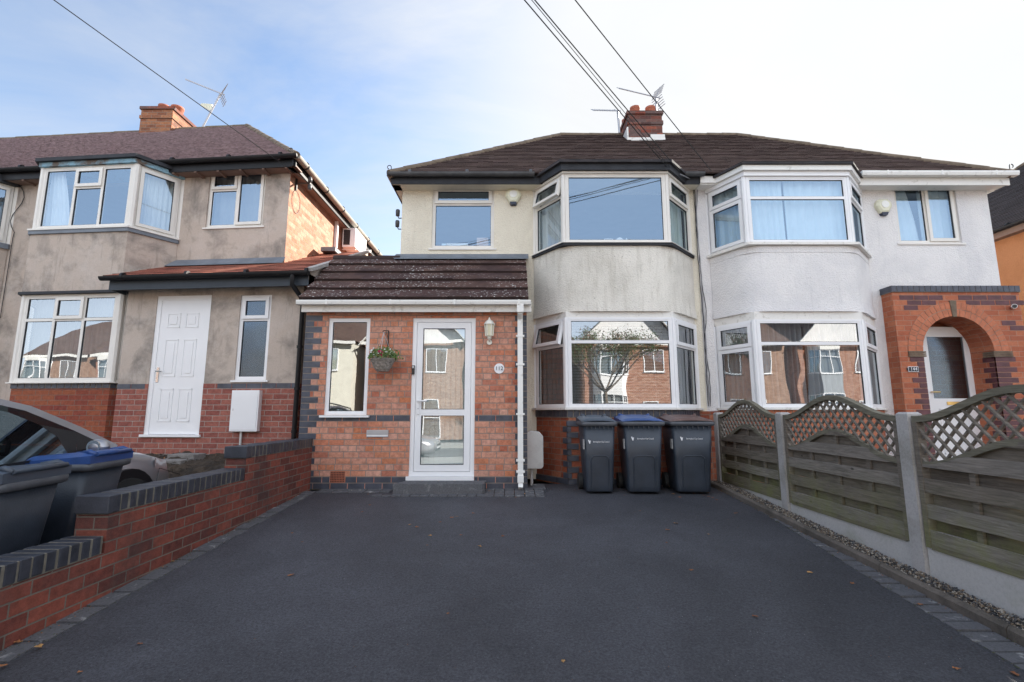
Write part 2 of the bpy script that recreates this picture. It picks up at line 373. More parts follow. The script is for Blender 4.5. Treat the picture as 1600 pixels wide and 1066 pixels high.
    def build(s, name, parent=None, loc=None, local=False, weld=False, bevel=0, **tags):
        bm = bmesh.new(); vs = [bm.verts.new(v) for v in s.v]
        for f, m, sm in zip(s.f, s.m, s.sm):
            try: g = bm.faces.new([vs[i] for i in f])
            except ValueError: continue
            g.material_index = m; g.smooth = sm
        if weld: bmesh.ops.remove_doubles(bm, verts=bm.verts, dist=1e-4)
        bmesh.ops.recalc_face_normals(bm, faces=bm.faces) if weld else bm.normal_update()
        uvl = bm.loops.layers.uv.new('uv')
        for f in bm.faces:
            n = f.normal
            t = Vector((0, 0, 1)).cross(n)
            if t.length < .05: t = Vector((1, 0, 0)); b = Vector((0, 1, 0))
            else:
                t.normalize(); b = n.cross(t)
                if (abs(t.x) >= abs(t.y) and t.x < 0) or (abs(t.x) < abs(t.y) and t.y < 0): t = -t
                if b.z < 0: b = -b
            for l in f.loops: l[uvl].uv = (l.vert.co.dot(t), l.vert.co.dot(b))
        if local: off = Vector((0, 0, 0))
        elif parent: off = world_loc(parent)
        else:
            if loc is None:
                xs = [v.co.x for v in bm.verts]; ys = [v.co.y for v in bm.verts]; zs = [v.co.z for v in bm.verts]
                loc = ((min(xs) + max(xs)) / 2, (min(ys) + max(ys)) / 2, min(zs))
            off = Vector(loc)
        for v in bm.verts: v.co -= off
        me = bpy.data.meshes.new(name); bm.to_mesh(me); bm.free()
        for m in s.mats: me.materials.append(m)
        o = bpy.data.objects.new(name, me); COL.objects.link(o)
        if parent: o.parent = parent
        elif not local: o.location = off
        if bevel:
            md = o.modifiers.new('bevel', 'BEVEL'); md.width = bevel; md.segments = 2; md.limit_method = 'ANGLE'; md.angle_limit = R(35)
        for k, v in tags.items(): o[k] = v
        return o
def world_loc(o):
    v = Vector(o.location)
    while o.parent: o = o.parent; v += Vector(o.location)
    return v
def thing(name, loc, label, cat, group=None):
    o = bpy.data.objects.new(name, None); COL.objects.link(o); o.location = loc
    o.empty_display_size = .2
    o['label'] = label; o['category'] = cat
    if group: o['group'] = group
    return o
def copy_tree(o, parent=None):
    c = o.copy(); COL.objects.link(c); c.parent = parent
    for ch in [x for x in bpy.data.objects if x.parent == o and x != c]: copy_tree(ch, c)
    return c
def text(s, size, mat, T, name, parent, depth=.0015):
    cu = bpy.data.curves.new('t', 'FONT'); cu.body = s; cu.size = size; cu.extrude = depth; cu.align_x = 'CENTER'; cu.align_y = 'CENTER'
    to = bpy.data.objects.new('t', cu); COL.objects.link(to)
    bpy.context.view_layer.update()
    me = bpy.data.meshes.new_from_object(to.evaluated_get(bpy.context.evaluated_depsgraph_get()))
    COL.objects.unlink(to); bpy.data.objects.remove(to)
    me.transform(T); me.materials.clear(); me.materials.append(M[mat]); me.name = name
    o = bpy.data.objects.new(name, me); COL.objects.link(o); o.parent = parent
    return o
FACE = Matrix.Rotation(R(90), 4, 'X')      # text plane facing -Y

# ------------------------------------------------------------------ windows
def win(parent, T, w, z0, z1, cells, fmat='upvc', gl='glass', sill=.05, sill_ext=.04, name='window', depth=.06, outer=.03):
    """cells: (x0,x1,z0,z1,kind[,tilt]) as fractions; T maps local (x right, y inwards, z up) to world"""
    mb = MB(T); h = z1 - z0; gs = MB(T); cas = []
    def ring(mb, a, b, c, d, t, y0, y1, mat):
        mb.box(a, b, y0, y1, c, c + t, mat); mb.box(a, b, y0, y1, d - t, d, mat)
        mb.box(a, a + t, y0, y1, c + t, d - t, mat); mb.box(b - t, b, y0, y1, c + t, d - t, mat)
    if outer: ring(mb, 0, w, z0, z1, outer, 0, depth, fmat)
    iw, ih = w - 2 * outer, h - 2 * outer
    for c in cells:
        a, b, e, d = outer + c[0] * iw, outer + c[1] * iw, z0 + outer + c[2] * ih, z0 + outer + c[3] * ih
        t = .022
        ring(mb, a, b, e, d, t, .004, depth - .004, fmat)
        a += t; b -= t; e += t; d -= t
        if c[4] == 'o':
            tilt = c[5] if len(c) > 5 else 0
            Tc = T
            if tilt: Tc = T @ Matrix.Translation((0, -.02, d)) @ Matrix.Rotation(-R(tilt), 4, 'X') @ Matrix.Translation((0, .02, -d))
            cm = MB(Tc); q = .014
            ring(cm, a - q, b + q, e - q, d + q, .05, -.022, .03, fmat)
            ring(cm, a - q + .05, b + q - .05, e - q + .05, d + q - .05, .006, -.01, .02, 'gasket')
            gm = MB(Tc)
            gm.quad((a + .04, 0, e + .04), (b - .04, 0, e + .04), (b - .04, 0, d - .04), (a + .04, 0, d - .04), gl)
            cas.append((cm, gm))
        else:
            ring(mb, a, b, e, d, .006, .012, .03, 'gasket')
            gs.quad((a + .002, .022, e + .002), (b - .002, .022, e + .002), (b - .002, .022, d - .002), (a + .002, .022, d - .002), gl)
    o = mb.build(name, parent)
    if gs.v: gs.build('pane', o)
    for cm, gm in cas:
        cm.mats  # casement and its own pane share one mesh
        k = len(cm.v)
        gi = cm.mi(gl)
        cm.v += gm.v; cm.f += [[a + k for a in f] for f in gm.f]; cm.m += [gi] * len(gm.f); cm.sm += gm.sm
        cm.build('casement', o)
    if sill:
        sm = MB(T); sm.box(-sill_ext, w + sill_ext, -sill, depth, z0 - .03, z0 - .003, fmat); sm.build('sill', o)
    return o
def frameT(x, y, ang=0, z=0): return Matrix.Translation((x, y, z)) @ Matrix.Rotation(ang, 4, 'Z')
def seg(a, b):
    d = Vector((b[0] - a[0], b[1] - a[1])); return frameT(a[0], a[1], math.atan2(d.y, d.x)), d.length
def bay(parent, pts, z0, z1, left, mid, right, fmat, gl, post=.05, mfr=.03):
    """three windows on the canted bay line pts (wall-left, front-left, front-right, wall-right)"""
    for (a, b), cells in zip(zip(pts, pts[1:]), (left, mid, right)):
        T, L = seg(a, b)
        win(parent, T @ Matrix.Translation((post / 2, 0, 0)), L - post, z0, z1, cells, fmat, gl, sill=0)
    for p in pts:
        mb = MB(); mb.prism([(p[0] + .036 * math.cos(t), p[1] + .03 + .036 * math.sin(t)) for t in [R(22.5 + 45 * k) for k in range(8)]], z0, z1, fmat); mb.build('corner_post', parent)
def offs(pts, d):
    """move a polyline outwards (towards the camera) by d"""
    out = []
    for i, p in enumerate(pts):
        ns = []
        for a, b in ((i - 1, i), (i, i + 1)):
            if a >= 0 and b < len(pts):
                t = Vector((pts[b][0] - pts[a][0], pts[b][1] - pts[a][1])).normalized(); ns.append(Vector((t.y, -t.x)))
        n = sum(ns, Vector((0, 0))).normalized(); k = d / max(.5, n.dot(ns[0]))
        out.append((p[0] + n.x * k, p[1] + n.y * k))
    return out
def rounded(pts, r, n=6):
    out = [pts[0]]
    for i in range(1, len(pts) - 1):
        p, a, b = Vector(pts[i]), Vector(pts[i - 1]), Vector(pts[i + 1])
        u = p + (a - p).normalized() * r; w = p + (b - p).normalized() * r
        for k in range(n + 1):
            t = k / n; out.append(tuple((1 - t) ** 2 * u + 2 * t * (1 - t) * p + t * t * w))
    return out + [pts[-1]]
def closed(pts, yb): return list(pts) + [(pts[-1][0], yb), (pts[0][0], yb)]

# ------------------------------------------------------------------ tiled slopes
def slope(mb, e0, e1, r0, r1, row, tw, mat, butt, lift=.014, jit=.002, T=None):
    """tiles on a slope; e0-e1 eaves left to right, r0-r1 ridge left to right"""
    e0, e1, r0, r1 = map(Vector, (e0, e1, r0, r1))
    ux = (e1 - e0).normalized(); n = ux.cross((r0 - e0)); n.normalize()
    if n.z < 0: n = -n
    up = n.cross(ux)
    if up.z < 0: up = -up
    H = (r0 - e0).dot(up); rows = max(1, round(H / row)); W = (e1 - e0).length
    mb.quad(e0 - n * .01, e1 - n * .01, r1 - n * .01, r0 - n * .01, butt)
    la, lb = (r0 - e0).dot(ux), (r1 - e0).dot(ux)
    for i in range(rows):
        a, b = i / rows, (i + 1) / rows
        xl0, xl1 = la * a, la * b; xr0, xr1 = W + (lb - W) * a, W + (lb - W) * b
        L, Rr = min(xl0, xl1), max(xr0, xr1)
        sag = math.sin(i * 1.7) * .002
        k = math.floor(L / tw) - 1; off = (i % 2) * .5
        while (k + off) * tw < Rr:
            u0, u1 = (k + off) * tw, (k + 1 + off) * tw; k += 1
            def cl(u, lo, hi): return min(max(u, lo), hi)
            a0, a1 = cl(u0, xl0, xr0), cl(u1, xl0, xr0); b0, b1 = cl(u0, xl1, xr1), cl(u1, xl1, xr1)
            if a1 - a0 < 1e-3 and b1 - b0 < 1e-3: continue
            l0 = lift + sag + rnd.uniform(-jit, jit); l1 = l0 + rnd.uniform(-jit, jit) * .5; drop = rnd.uniform(-.006, .006) if jit else 0
            A = e0 + ux * a0 + up * (H * a + drop); B = e0 + ux * a1 + up * (H * a + drop)
            C = e0 + ux * b1 + up * (H * b + .01); D = e0 + ux * b0 + up * (H * b + .01)
            mb.quad(A + n * l0, B + n * l1, C + n * .002, D + n * .002, mat)
            mb.quad(A - n * .006, B - n * .006, B + n * l1, A + n * l0, butt)
def gutter(mb, p0, p1, mat, r=.055, brk=None, n=10):
    """half-round gutter with unions and brackets"""
    p0, p1 = Vector(p0), Vector(p1); d = (p1 - p0).normalized(); side = d.cross(Vector((0, 0, 1)))
    L = (p1 - p0).length
    def prof(t, rr): return side * math.cos(t) * rr + Vector((0, 0, -math.sin(t) * rr))
    mb.grid(lambda u, v: p0 + d * (L * u) + prof(math.pi * v, r), 1, n, mat)
    mb.grid(lambda u, v: p0 + d * (L * u) + prof(math.pi * v, r - .005), 1, n, mat)
    for e in (p0, p1): mb.poly([e + prof(math.pi * k / n, r) for k in range(n + 1)], mat)
    k = .35
    while k < L:
        q = p0 + d * k
        mb.tube([q - d * .02 + Vector((0, 0, 0)), q + d * .02], r + .004, brk or mat, 12)
        k += rnd.choice((.9, 1.0))

# ================================================================== SETTING
def gz(y):     # ground height
    return -.06 * (6.5 - y) if y < 6.5 else 0.0
def strip(name, xs, ys, zf, mat, **t):
    mb = MB(); mb.grid(lambda u, v: (xs(ys[round(v * (len(ys) - 1))])[0] * (1 - u) + xs(ys[round(v * (len(ys) - 1))])[1] * u,
                       ys[round(v * (len(ys) - 1))], zf(ys[round(v * (len(ys) - 1))])), 1, len(ys) - 1, mat, False)
    return mb.build(name, kind='structure', **t)
def gsheet(y): return -.62 if y <= -3 else (-.62 + (y + 3) / 1.6 * .13 if y < -1.4 else gz(y) - .10)
strip('ground', lambda y: (-300, 300), [-300, -30, -3, -1.4, 0, 2, 4, 6.5, 30, 300], gsheet, 'paving_n')
def rx(y): return 2.43 + (y - 2.5) * .0769 if y < 6.4 else 2.73
strip('driveway', lambda y: (-2.485, rx(y)) if y < 6.45 else (-2.485, 2.75), [-1.2, 1, 2.5, 3.7, 5, 6.4, 6.5, 7.0], lambda y: gz(y), 'asphalt')
mb = MB(); mb.box(-60, 60, -3.2, -1.2, -.60, -.475, 'pavement'); mb.box(-60, 60, -3.32, -3.2, -.60, -.47, 'concrete'); mb.build('pavement', kind='structure')
mb = MB(); mb.box(-60, 60, -9.2, -3.32, -.615, -.59, 'road'); mb.build('road', kind='structure')
mb = MB(); mb.box(-60, 60, -11.2, -9.2, -.61, -.47, 'pavement'); mb.build('far_pavement', kind='structure')
# neighbour's drive and soil bank on the left
def lz(y):
    if y < 5.1: return gz(y) - .08
    if y < 5.8: return gz(5.1) - .08 + (y - 5.1) / .7 * (.44 - gz(5.1))
    return .36 + max(0, y - 5.7) * .02
mb = MB()
def soilf(u, v):
    x = -6.5 + u * 3.68; y = 4.7 + v * 2.45
    return (x, y, lz(y) + .035 * math.sin(x * 7 + y * 3) * math.sin(y * 9) + rnd.uniform(-.02, .02))
mb.grid(soilf, 90, 60, 'soil', False)
for i in range(420):
    x, y = rnd.uniform(-6.2, -2.9), rnd.uniform(5.0, 7.0); s = rnd.uniform(.008, .03); c = Vector((x, y, lz(y) + .03))
    pts = [c + Vector((rnd.uniform(-s, s), rnd.uniform(-s, s), rnd.uniform(-s, s) * .6)) for _ in range(4)]
    mb.add(pts, [(0, 1, 2), (0, 2, 3), (0, 1, 3), (1, 2, 3)], rnd.choice(['concrete_d', 'soil', 'leafbrown', 'soil']))
mb.build('soil_bank', kind='stuff', label='bare dark soil and rubble bank behind the boundary wall', category='soil')
strip('neighbour_drive', lambda y: (-9, -2.83), [-1.2, 2, 4, 4.95], lambda y: gz(y) - .076, 'paving_n')

# block edging strips
def sbox(mb, x0, x1, y0, y1, h, mat, jit=0):
    a, b = gz(y0) + h + jit, gz(y1) + h + jit
    p = [(x0, y0, a - .06), (x1, y0, a - .06), (x0, y1, b - .06), (x1, y1, b - .06), (x0, y0, a), (x1, y0, a), (x0, y1, b), (x1, y1, b)]
    mb.add(p, [(0, 2, 3, 1), (4, 5, 7, 6), (0, 1, 5, 4), (2, 6, 7, 3), (0, 4, 6, 2), (1, 3, 7, 5)], mat)
mb = MB(); y = 1.4
while y < 6.3:
    L = rnd.uniform(.19, .205); j = rnd.uniform(-.003, .006); m = MB
    z = gz(y + L / 2)
    sbox(mb, -2.612 + rnd.uniform(0, .006), -2.472 + rnd.uniform(-.008, .008), y, y + L - .02, .004, 'block', j); y += L
mb.build('left_block_edging', kind='structure'); mb = MB(); mb.quad((-2.62, 1, gz(1) - .03), (-2.48, 1, gz(1) - .03), (-2.48, 6.49, gz(6.49) - .03), (-2.62, 6.49, gz(6.49) - .03), 'vent_dark'); mb.quad((2.3, 1, gz(1) - .03), (2.7, 1, gz(1) - .03), (2.9, 7.1, -.03), (2.4, 7.1, -.03), 'vent_dark'); mb.build('edging_bed', kind='structure')
mb = MB(); y = 1.2
while y < 6.6:
    x0 = rx(y) + rnd.uniform(-.006, .006); j = rnd.uniform(-.003, .006); z = gz(y)
    sbox(mb, x0, min(x0 + .2, 2.655) if y < 6 else x0 + .06, y, y + .087, .006, 'block', j); y += .106
mb.build('right_block_edging', kind='structure')
mb = MB()
for (x0, x1, y0, y1, w, d) in ((PX(585, 778, 6.2), PX(757, 778, 6.2), 6.08, 6.2, .115, .12), (PX(757, 778, 6.2), PX(850, 775, 6.25), 6.08, 6.5, .125, .1),
                               (-2.45, PX(612, 760, 6.4), 6.3, 6.49, .2, .1), (.28, .45, 6.5, 6.9, .17, .1)):
    mb.quad((x0, y0, gz(y0) + .004), (x1, y0, gz(y0) + .004), (x1, y1, gz(y1) + .004), (x0, y1, gz(y1) + .004), 'vent_dark')
    x = x0
    while x < x1 - .02:
        yy = y0
        while yy < y1 - .02:
            j = rnd.uniform(0, .006)
            mb.box(x, min(x + w - .011, x1), yy, yy + d - .011, gz(yy) - .05, gz(yy) + .010 + j, 'block'); yy += d
        x += w
mb.build('doorstep_paving', kind='structure')
# concrete kerb by the gravel
mb = MB(); y = 1.0
while y < 7.0:
    L = .91
    e = min(y + L - .006, 7.05)
    for a, b in ((y, e),):
        vs = []
        for yy in (a, b):
            z = gz(yy)
            vs += [(2.66, yy, z - .05), (2.66, yy, z + .05), (2.675, yy, z + .065), (2.70, yy, z + .065), (2.71, yy, z + .055), (2.71, yy, z - .05)]
        mb.add(vs, [(0, 6, 7, 1), (1, 7, 8, 2), (2, 8, 9, 3), (3, 9, 10, 4), (4, 10, 11, 5), (5, 4, 3, 2, 1, 0), (6, 7, 8, 9, 10, 11)], 'concrete_d')
    y += L
mb.build('kerb_edging', kind='structure')
# gravel
peb = [plain('pebble_%d' % i, c, .7, .2, 40) for i, c in enumerate([(.25, .20, .15), (.10, .09, .085), (.36, .32, .27), (.17, .12, .08), (.055, .055, .06)])]
mb = MB(); mb.quad((2.70, 1, gz(1) + .012), (2.92, 1, gz(1) + .012), (2.92, 7.1, .03), (2.70, 7.1, .03), peb[1])
for i in range(8500):
    y = 1.6 + 5.5 * rnd.random() ** 1.0; x = rnd.uniform(2.70, 2.915); s = rnd.uniform(.004, .011) * (1.35 if rnd.random() < .12 else 1)
    c = Vector((x, y, gz(y) + .018 + rnd.uniform(0, .016)))
    q = [c + Vector((s * rnd.uniform(.7, 1.3), 0, 0)), c + Vector((0, s * rnd.uniform(.7, 1.3), 0)), c - Vector((s * rnd.uniform(.7, 1.3), 0, 0)), c - Vector((0, s * rnd.uniform(.7, 1.3), 0)), c + Vector((0, 0, s * .7)), c - Vector((0, 0, s * .7))]
    mb.add(q, [(0, 1, 4), (1, 2, 4), (2, 3, 4), (3, 0, 4), (1, 0, 5), (2, 1, 5), (3, 2, 5), (0, 3, 5)], rnd.choice(peb), True)
mb.build('gravel', kind='stuff', label='mixed brown gravel strip between the kerb and the fence', category='gravel')

# ================================================================== HOUSE 112
YW, YB, YP = 7.5, 6.9, 6.5
H1 = thing('semi_detached_house', (.6, 9.9, 0), 'cream rendered semi with brown tiled roof and orange brick porch, numbered 112', 'house')
XL, XPARTY, XR = -1.787, 2.98, 7.75
ZE = 3.70 + EYE        # top of wall
BA = [(.36, 7.5), (.775, 6.9), (2.33, 6.9), (2.87, 7.5)]
zs1, zh1 = PZ(380, 6.9), PZ(272, 6.9)       # upper bay
zs0, zh0 = PZ(637, 6.9), PZ(496, 6.9)       # lower bay
u1 = (PX(675, 340, YW), PX(772, 340, YW), PZ(388, YW), PZ(291, YW))
mb = MB()
mb.wall(XL, XPARTY, 0, ZE, YW, 'cream', [u1, (BA[0][0], BA[3][0], zs1, zh1), (BA[0][0], BA[3][0], zs0, zh0)], .12)
mb.quad((XL, YW, 0), (XL, YW, ZE), (XL, 12.3, ZE), (XL, 12.3, 0), 'cream')
mb.quad((XL, 12.3, 0), (XPARTY, 12.3, 0), (XPARTY, 12.3, ZE), (XL, 12.3, ZE), 'cream')
mb.build('wall', H1)
mb = MB()
mb.box(XL + .02, XPARTY - .06, 7.64, 12.2, 2.30, 2.42, 'floor'); mb.box(XL + .02, XPARTY - .06, 7.64, 12.2, .06, .12, 'floor')
mb.box(XPARTY - .06, XPARTY - .02, 7.64, 12.2, .12, ZE, 'inside'); mb.box(XL + .02, XPARTY - .06, 10.2, 10.3, .12, ZE, 'inside')
mb.box(XL + .02, XPARTY - .06, 7.64, 12.2, ZE - .05, ZE, 'inside')
mb.build('interior', H1)
# bay: brick base, rendered drum, top band
zb = PZ(637, 6.9) - .03
mb = MB(); mb.prism(closed(offs(BA, -.01), 7.6), -.02, zb - .11, 'brick_bay', top=False)
mb.prism(closed(offs(BA, 0), 7.6), zb - .11, zb, 'mortar')
pl = offs(BA, .004)
def along(pts, z0, z1, w, mat, gap=.01, depth=.03, mbx=None, sel=None):
    k = 0
    for a, b in zip(pts, pts[1:]):
        T, L = seg(a, b); n = max(1, round(L / w)); ww = L / n
        for i in range(n):
            if sel is None or sel(k, i, n):
                m = MB(T); m.box(i * ww + gap / 2, (i + 1) * ww - gap / 2, -.004, depth, z0, z1, mat)
                mbx.v_off = 0
                q = len(mbx.v); mi = mbx.mi(mat); mbx.v += m.v; mbx.f += [[c + q for c in f] for f in m.f]; mbx.m += [mi] * len(m.f); mbx.sm += m.sm
        k += 1
along(pl, zb - .10, zb - .006, .085, 'blue', .012, .05, mb)
# alternating blue bricks below the left corner of the bay and two at the foot
T, L = seg(BA[0], BA[1]); T2, L2 = seg(BA[1], BA[2])
row = .079; nrow = int((zb - .12) / row)
for i in range(1, nrow):
    z = i * row
    wdt = .16 if i % 2 else .20
    for TT, a, b in ((T, L - (.10 if i % 2 else .02), L + .004), (T2, -.004, .05 if i % 2 else .15)):
        m = MB(TT); m.box(a, b, -.004 + .0, .03, z + .005, z + row - .005, 'blue')
        q = len(mb.v); mi = mb.mi('blue'); mb.v += m.v; mb.f += [[c + q for c in f] for f in m.f]; mb.m += [mi] * 6; mb.sm += m.sm
along(offs(BA, .002), .005, .074, .22, 'blue', .012, .05, mb)
mb.build('bay_base', H1)
mb = MB(); rd = rounded(offs(BA, .015), .27, 12); dr = closed(rd, 7.56)
zd0, zd1 = PZ(487, 6.9), zs1 - .045
n = len(rd)
mb.grid(lambda u, v: (rd[round(u * (n - 1))][0] + (rd[round(u * (n - 1))][0] - 1.6) * .012 * (1 - min(1, v * 5)), rd[round(u * (n - 1))][1] - .018 * (1 - min(1, v * 5)), zd0 + (zd1 - zd0) * v), n - 1, 10, 'baydirt')
mb.prism(closed(offs(BA, -.08), 7.56), zd0 + .003, zd1 - .003, 'baydirt')
mb.add([(x + (x - 1.6) * .012, y - .018, zd0) for x, y in rd] + [(rd[-1][0], 7.5, zd0), (rd[0][0], 7.5, zd0)], [tuple(range(n + 2))[::-1]], 'baydirt')
mb.build('bay_panel', H1)
mb = MB(); mb.prism(closed(offs(BA, .05), 7.49), zd1, zd1 + .035, 'fascia_dk'); mb.prism(closed(offs(BA, .065), 7.49), zd1 + .035, zs1 - .002, 'upvc_cream'); mb.build('bay_sill', H1)
mb = MB(); mb.prism(closed(offs(BA, .06), 7.49), zb, zs0 - .002, 'white_paint'); mb.build('bay_sill', H1)
mb = MB(); mb.prism(closed(offs(BA, .03), 7.49), zh1, zh1 + .03, 'upvc_cream')
mb.prism(closed(offs(BA, .075), 7.49), zh1 + .03, zh1 + .13, 'fascia_dk'); mb.prism(closed(offs(BA, .12), 7.49), zh1 + .132, zh1 + .175, 'roof_r')
mb.build('bay_roof', H1)
mb = MB(); mb.prism(closed(offs(BA, -.01), 7.49), zh0 - .002, zd0 + .002, 'white_paint'); mb.build('lintel', H1)
S = dict(fixed=[(0, 1, 0, 1, 'f')], tl=[(0, 1, 0, .70, 'f'), (0, 1, .70, 1, 'o')], tlo=[(0, 1, 0, .70, 'f'), (0, 1, .70, 1, 'o', 14)], tr=[(0, 1, 0, .735, 'f'), (0, 1, .735, 1, 'f')],
         two=[(0, 1, 0, .70, 'o'), (0, 1, .70, 1, 'o')], full=[(0, 1, 0, 1, 'o')])
bay(H1, BA, zs1, zh1, S['tlo'], S['fixed'], S['tl'], 'upvc_cream', 'glass')
bay(H1, BA, zs0, zh0, S['tlo'], S['tr'], S['tl'], 'upvc', 'glass_low')
win(H1, frameT(u1[0], YW + .03), u1[1] - u1[0], u1[2], u1[3], [(0, 1, 0, .73, 'f'), (0, 1, .73, 1, 'o')], 'upvc_cream', 'glass')
# ---- main roof (left half of the pair)
YE, ZG, YR, ZR = 7.2, 3.74 + EYE, 9.95, 6.06 + EYE
XE0, XE1, XRG0, XRG1 = XL - .15, XR + .14, 1.06, 4.95
def hip_half(parent, left, mat, gmat):
    mb = MB(); YBk = 2 * YR - YE
    if left:
        slope(mb, (XE0, YE, ZG), (XPARTY - .001, YE, ZG), (XRG0, YR, ZR), (XPARTY - .001, YR, ZR), .085, .17, mat, 'tile_butt')
        slope(mb, (XE0, YBk, ZG), (XE0, YE, ZG), (XRG0, YR + .01, ZR), (XRG0, YR, ZR), .1, .17, mat, 'tile_butt')
        mb.quad((XE0, YBk, ZG), (XPARTY, YBk, ZG), (XPARTY, YR, ZR), (XRG0, YR, ZR), mat)
        for p, q in (((XE0, YE, ZG), (XRG0, YR, ZR)), ((XRG0, YR, ZR), (XPARTY, YR, ZR)), ((XE0, YBk, ZG), (XRG0, YR, ZR))): ridge(mb, p, q)
    else:
        slope(mb, (XPARTY + .001, YE, ZG), (XE1, YE, ZG), (XPARTY + .001, YR, ZR), (XRG1, YR, ZR), .085, .17, mat, 'tile_butt')
        mb.quad((XE1, YE, ZG), (XE1, YBk, ZG), (XRG1, YR, ZR), (XRG1, YR, ZR), mat)
        mb.quad((XPARTY, YBk, ZG), (XE1, YBk, ZG), (XRG1, YR, ZR), (XPARTY, YR, ZR), mat)
        for p, q in (((XE1, YE, ZG), (XRG1, YR, ZR)), ((XPARTY, YR, ZR), (XRG1, YR, ZR))): ridge(mb, p, q)
    return mb.build('roof', parent)
def ridge(mb, p, q, r=.06, mat='ridge', L=.32):
    p, q = Vector(p), Vector(q); n = max(1, round((q - p).length / L))
    for i in range(n):
        a, b = p.lerp(q, i / n), p.lerp(q, (i + 1) / n); j = rnd.uniform(-.006, .006); off = Vector((0, 0, -.015 + j))
        mb.tube([a + off, b + off], [r + .006, r], mat, 10)
RF1 = hip_half(H1, True, 'roof', 'fascia_dk')
# soffit, fascia, gutter
mb = MB()
mb.box(XE0 + .02, XPARTY - .005, YE + .06, YE + .085, ZG - .15, ZG - .01, 'fascia_dk'); mb.box(XE0 + .03, XPARTY - .005, YE + .085, YW, ZG - .15, ZG - .13, 'cream_paint')
mb.box(XE0 + .02, XE0 + .045, YE + .1, 12.4, ZG - .15, ZG - .01, 'fascia_dk'); mb.box(XE0 + .045, XL, YE + .1, 12.4, ZG - .15, ZG - .13, 'cream_paint')
mb.build('fascia', H1)
mb = MB(); gutter(mb, (XE0 - .02, YE, ZG), (PX(835, 270, YE), YE, ZG), 'gut_grey'); gutter(mb, (XE0, YE + .05, ZG), (XE0, 12.4, ZG), 'gut_grey'); mb.build('gutter', H1); mb = MB(); gutter(mb, (PX(1070, 272, YE), YE, ZG), (XPARTY + .05, YE, ZG), 'gut_grey'); mb.build('gutter', H1)
# hip iron scroll
def hipiron(parent, x, y, z, s=1):
    mb = MB(); mb.tube([(x, y, z), (x, y, z + .05)] + [(x - s * (.03 - .03 * math.cos(t)), y, z + .07 + .03 * math.sin(t)) for t in [k * .5 for k in range(10)]], .007, 'iron', 6)
    mb.build('hip_iron', parent)
hipiron(H1, XE0 + .03, YE, ZG + .03)
# chimney
def chimney(parent, x0, x1, y0, y1, zb, zt, mat, pots, aerial=None):
    mb = MB(); mb.box(x0, x1, y0, y1, zb, zt - .30, mat)
    mb.box(x0 - .02, x1 + .02, y0 - .02, y1 + .02, zt - .30, zt - .22, mat); mb.box(x0, x1, y0, y1, zt - .22, zt - .07, mat)
    mb.box(x0 - .03, x1 + .03, y0 - .03, y1 + .03, zt - .07, zt, 'chimney')
    mb.box(x0 - .0, x1, y0, y1, zt, zt + .02, 'mortar')
    mb.box(x0 - .03, x1 + .03, y0 - .006, y0 + .05, zb, zb + .0, 'lead')
    o = mb.build('chimney', parent)
    for (px, py, r) in pots:
        m = MB(); m.lathe([(r * .9, 0), (r, .02), (r, .16), (r * 1.1, .17), (r * 1.1, .21), (r * .85, .21), (r * .8, .05)], (px, py, zt), 'terracotta', 14); m.build('chimney_pot', o)
    return o
YC = 9.45
cx0, cx1 = PX(982, 200, YC), PX(1035, 200, YC)
ch = chimney(H1, cx0, cx1, YC, YC + .85, 5.9, PZ(174, YC), 'chimney', [(PX(992, 170, YC + .2), YC + .2, .1), (PX(1016, 170, YC + .2), YC + .2, .1), (cx0 + .12, YC + .65, .09)])
m = MB(); zf = ZG + (YC - YE) * (ZR - ZG) / (YR - YE)
m.box(cx0 - .04, cx1 + .04, YC - .03, YC - .006, zf - .06, zf + .05, 'white_paint'); m.box(cx0 - .035, cx0 - .006, YC - .006, YC + .5, zf - .05, zf + .3, 'white_paint')
m.box(PX(1016, 210, YC), cx1 + .035, YC - .028, YC - .006, zf + .05, zf + .12, 'white_paint')
m.build('chimney_flashing', H1)

# ---- porch extension of 112
XP0, XP1 = -2.8, .20
row = .079
zst = round(PZ(654, YP) / row) * row       # string course bottom
ztop = PZ(488, YP)
wdw = (PX(510, 570, YP), PX(576, 570, YP), zst + row, PZ(497, YP))
dr_ = (PX(642, 620, YP), PX(742, 620, YP), PZ(748, YP), PZ(497, YP))
mb = MB()
mb.wall(XP0, XP1, 0, ztop, YP, 'brick_porch', [wdw, dr_], .1)
mb.quad((XP1, YP, 0), (XP1, YW, 0), (XP1, YW, ztop), (XP1, YP, ztop), 'brick_porch'); mb.quad((XP0, YP, 0), (XP0, YP, ztop), (XP0, 12, ztop), (XP0, 12, 0), 'brick_porch')
mb.quad((XP0, 8.0, 0), (XL, 8.0, 0), (XL, 8.0, 3.3), (XP0, 8.0, 3.3), 'brick_porch')
def bb(x0, x1, k, mat='blue', y=YP, p=.003): mb.box(x0, x1, y - p, y + .02, k * row + .005, (k + 1) * row - .005, mat)
ks = round(zst / row); kt = int(ztop / row)
for k in range(2, kt):
    if k == ks: continue
    w = .225 if (k % 2 == 0) else .115
    bb(XP0, XP0 + w, k); mb.box(XP0 - .003, XP0 + .02, YP + .02, YP + (.11 if k % 2 == 0 else .22), k * row + .005, (k + 1) * row - .005, 'blue')
    w = .16 if (k % 2 == 0) else .06
    bb(XP1 - w - .0, XP1, k)
def brow(k, x0, x1, gaps=()):
    x = x0 - (.11 if k % 2 else 0)
    while x < x1:
        a, b = max(x, x0), min(x + .215, x1)
        for g in gaps:
            if a < g[0] < b: b = g[0] if g[0] - a > g[1] - a else g[0]
            if g[0] <= a < g[1]: a = g[1]
        if b - a > .02 and not any(g[0] < (a + b) / 2 < g[1] for g in gaps): bb(a, b, k)
        x += .225
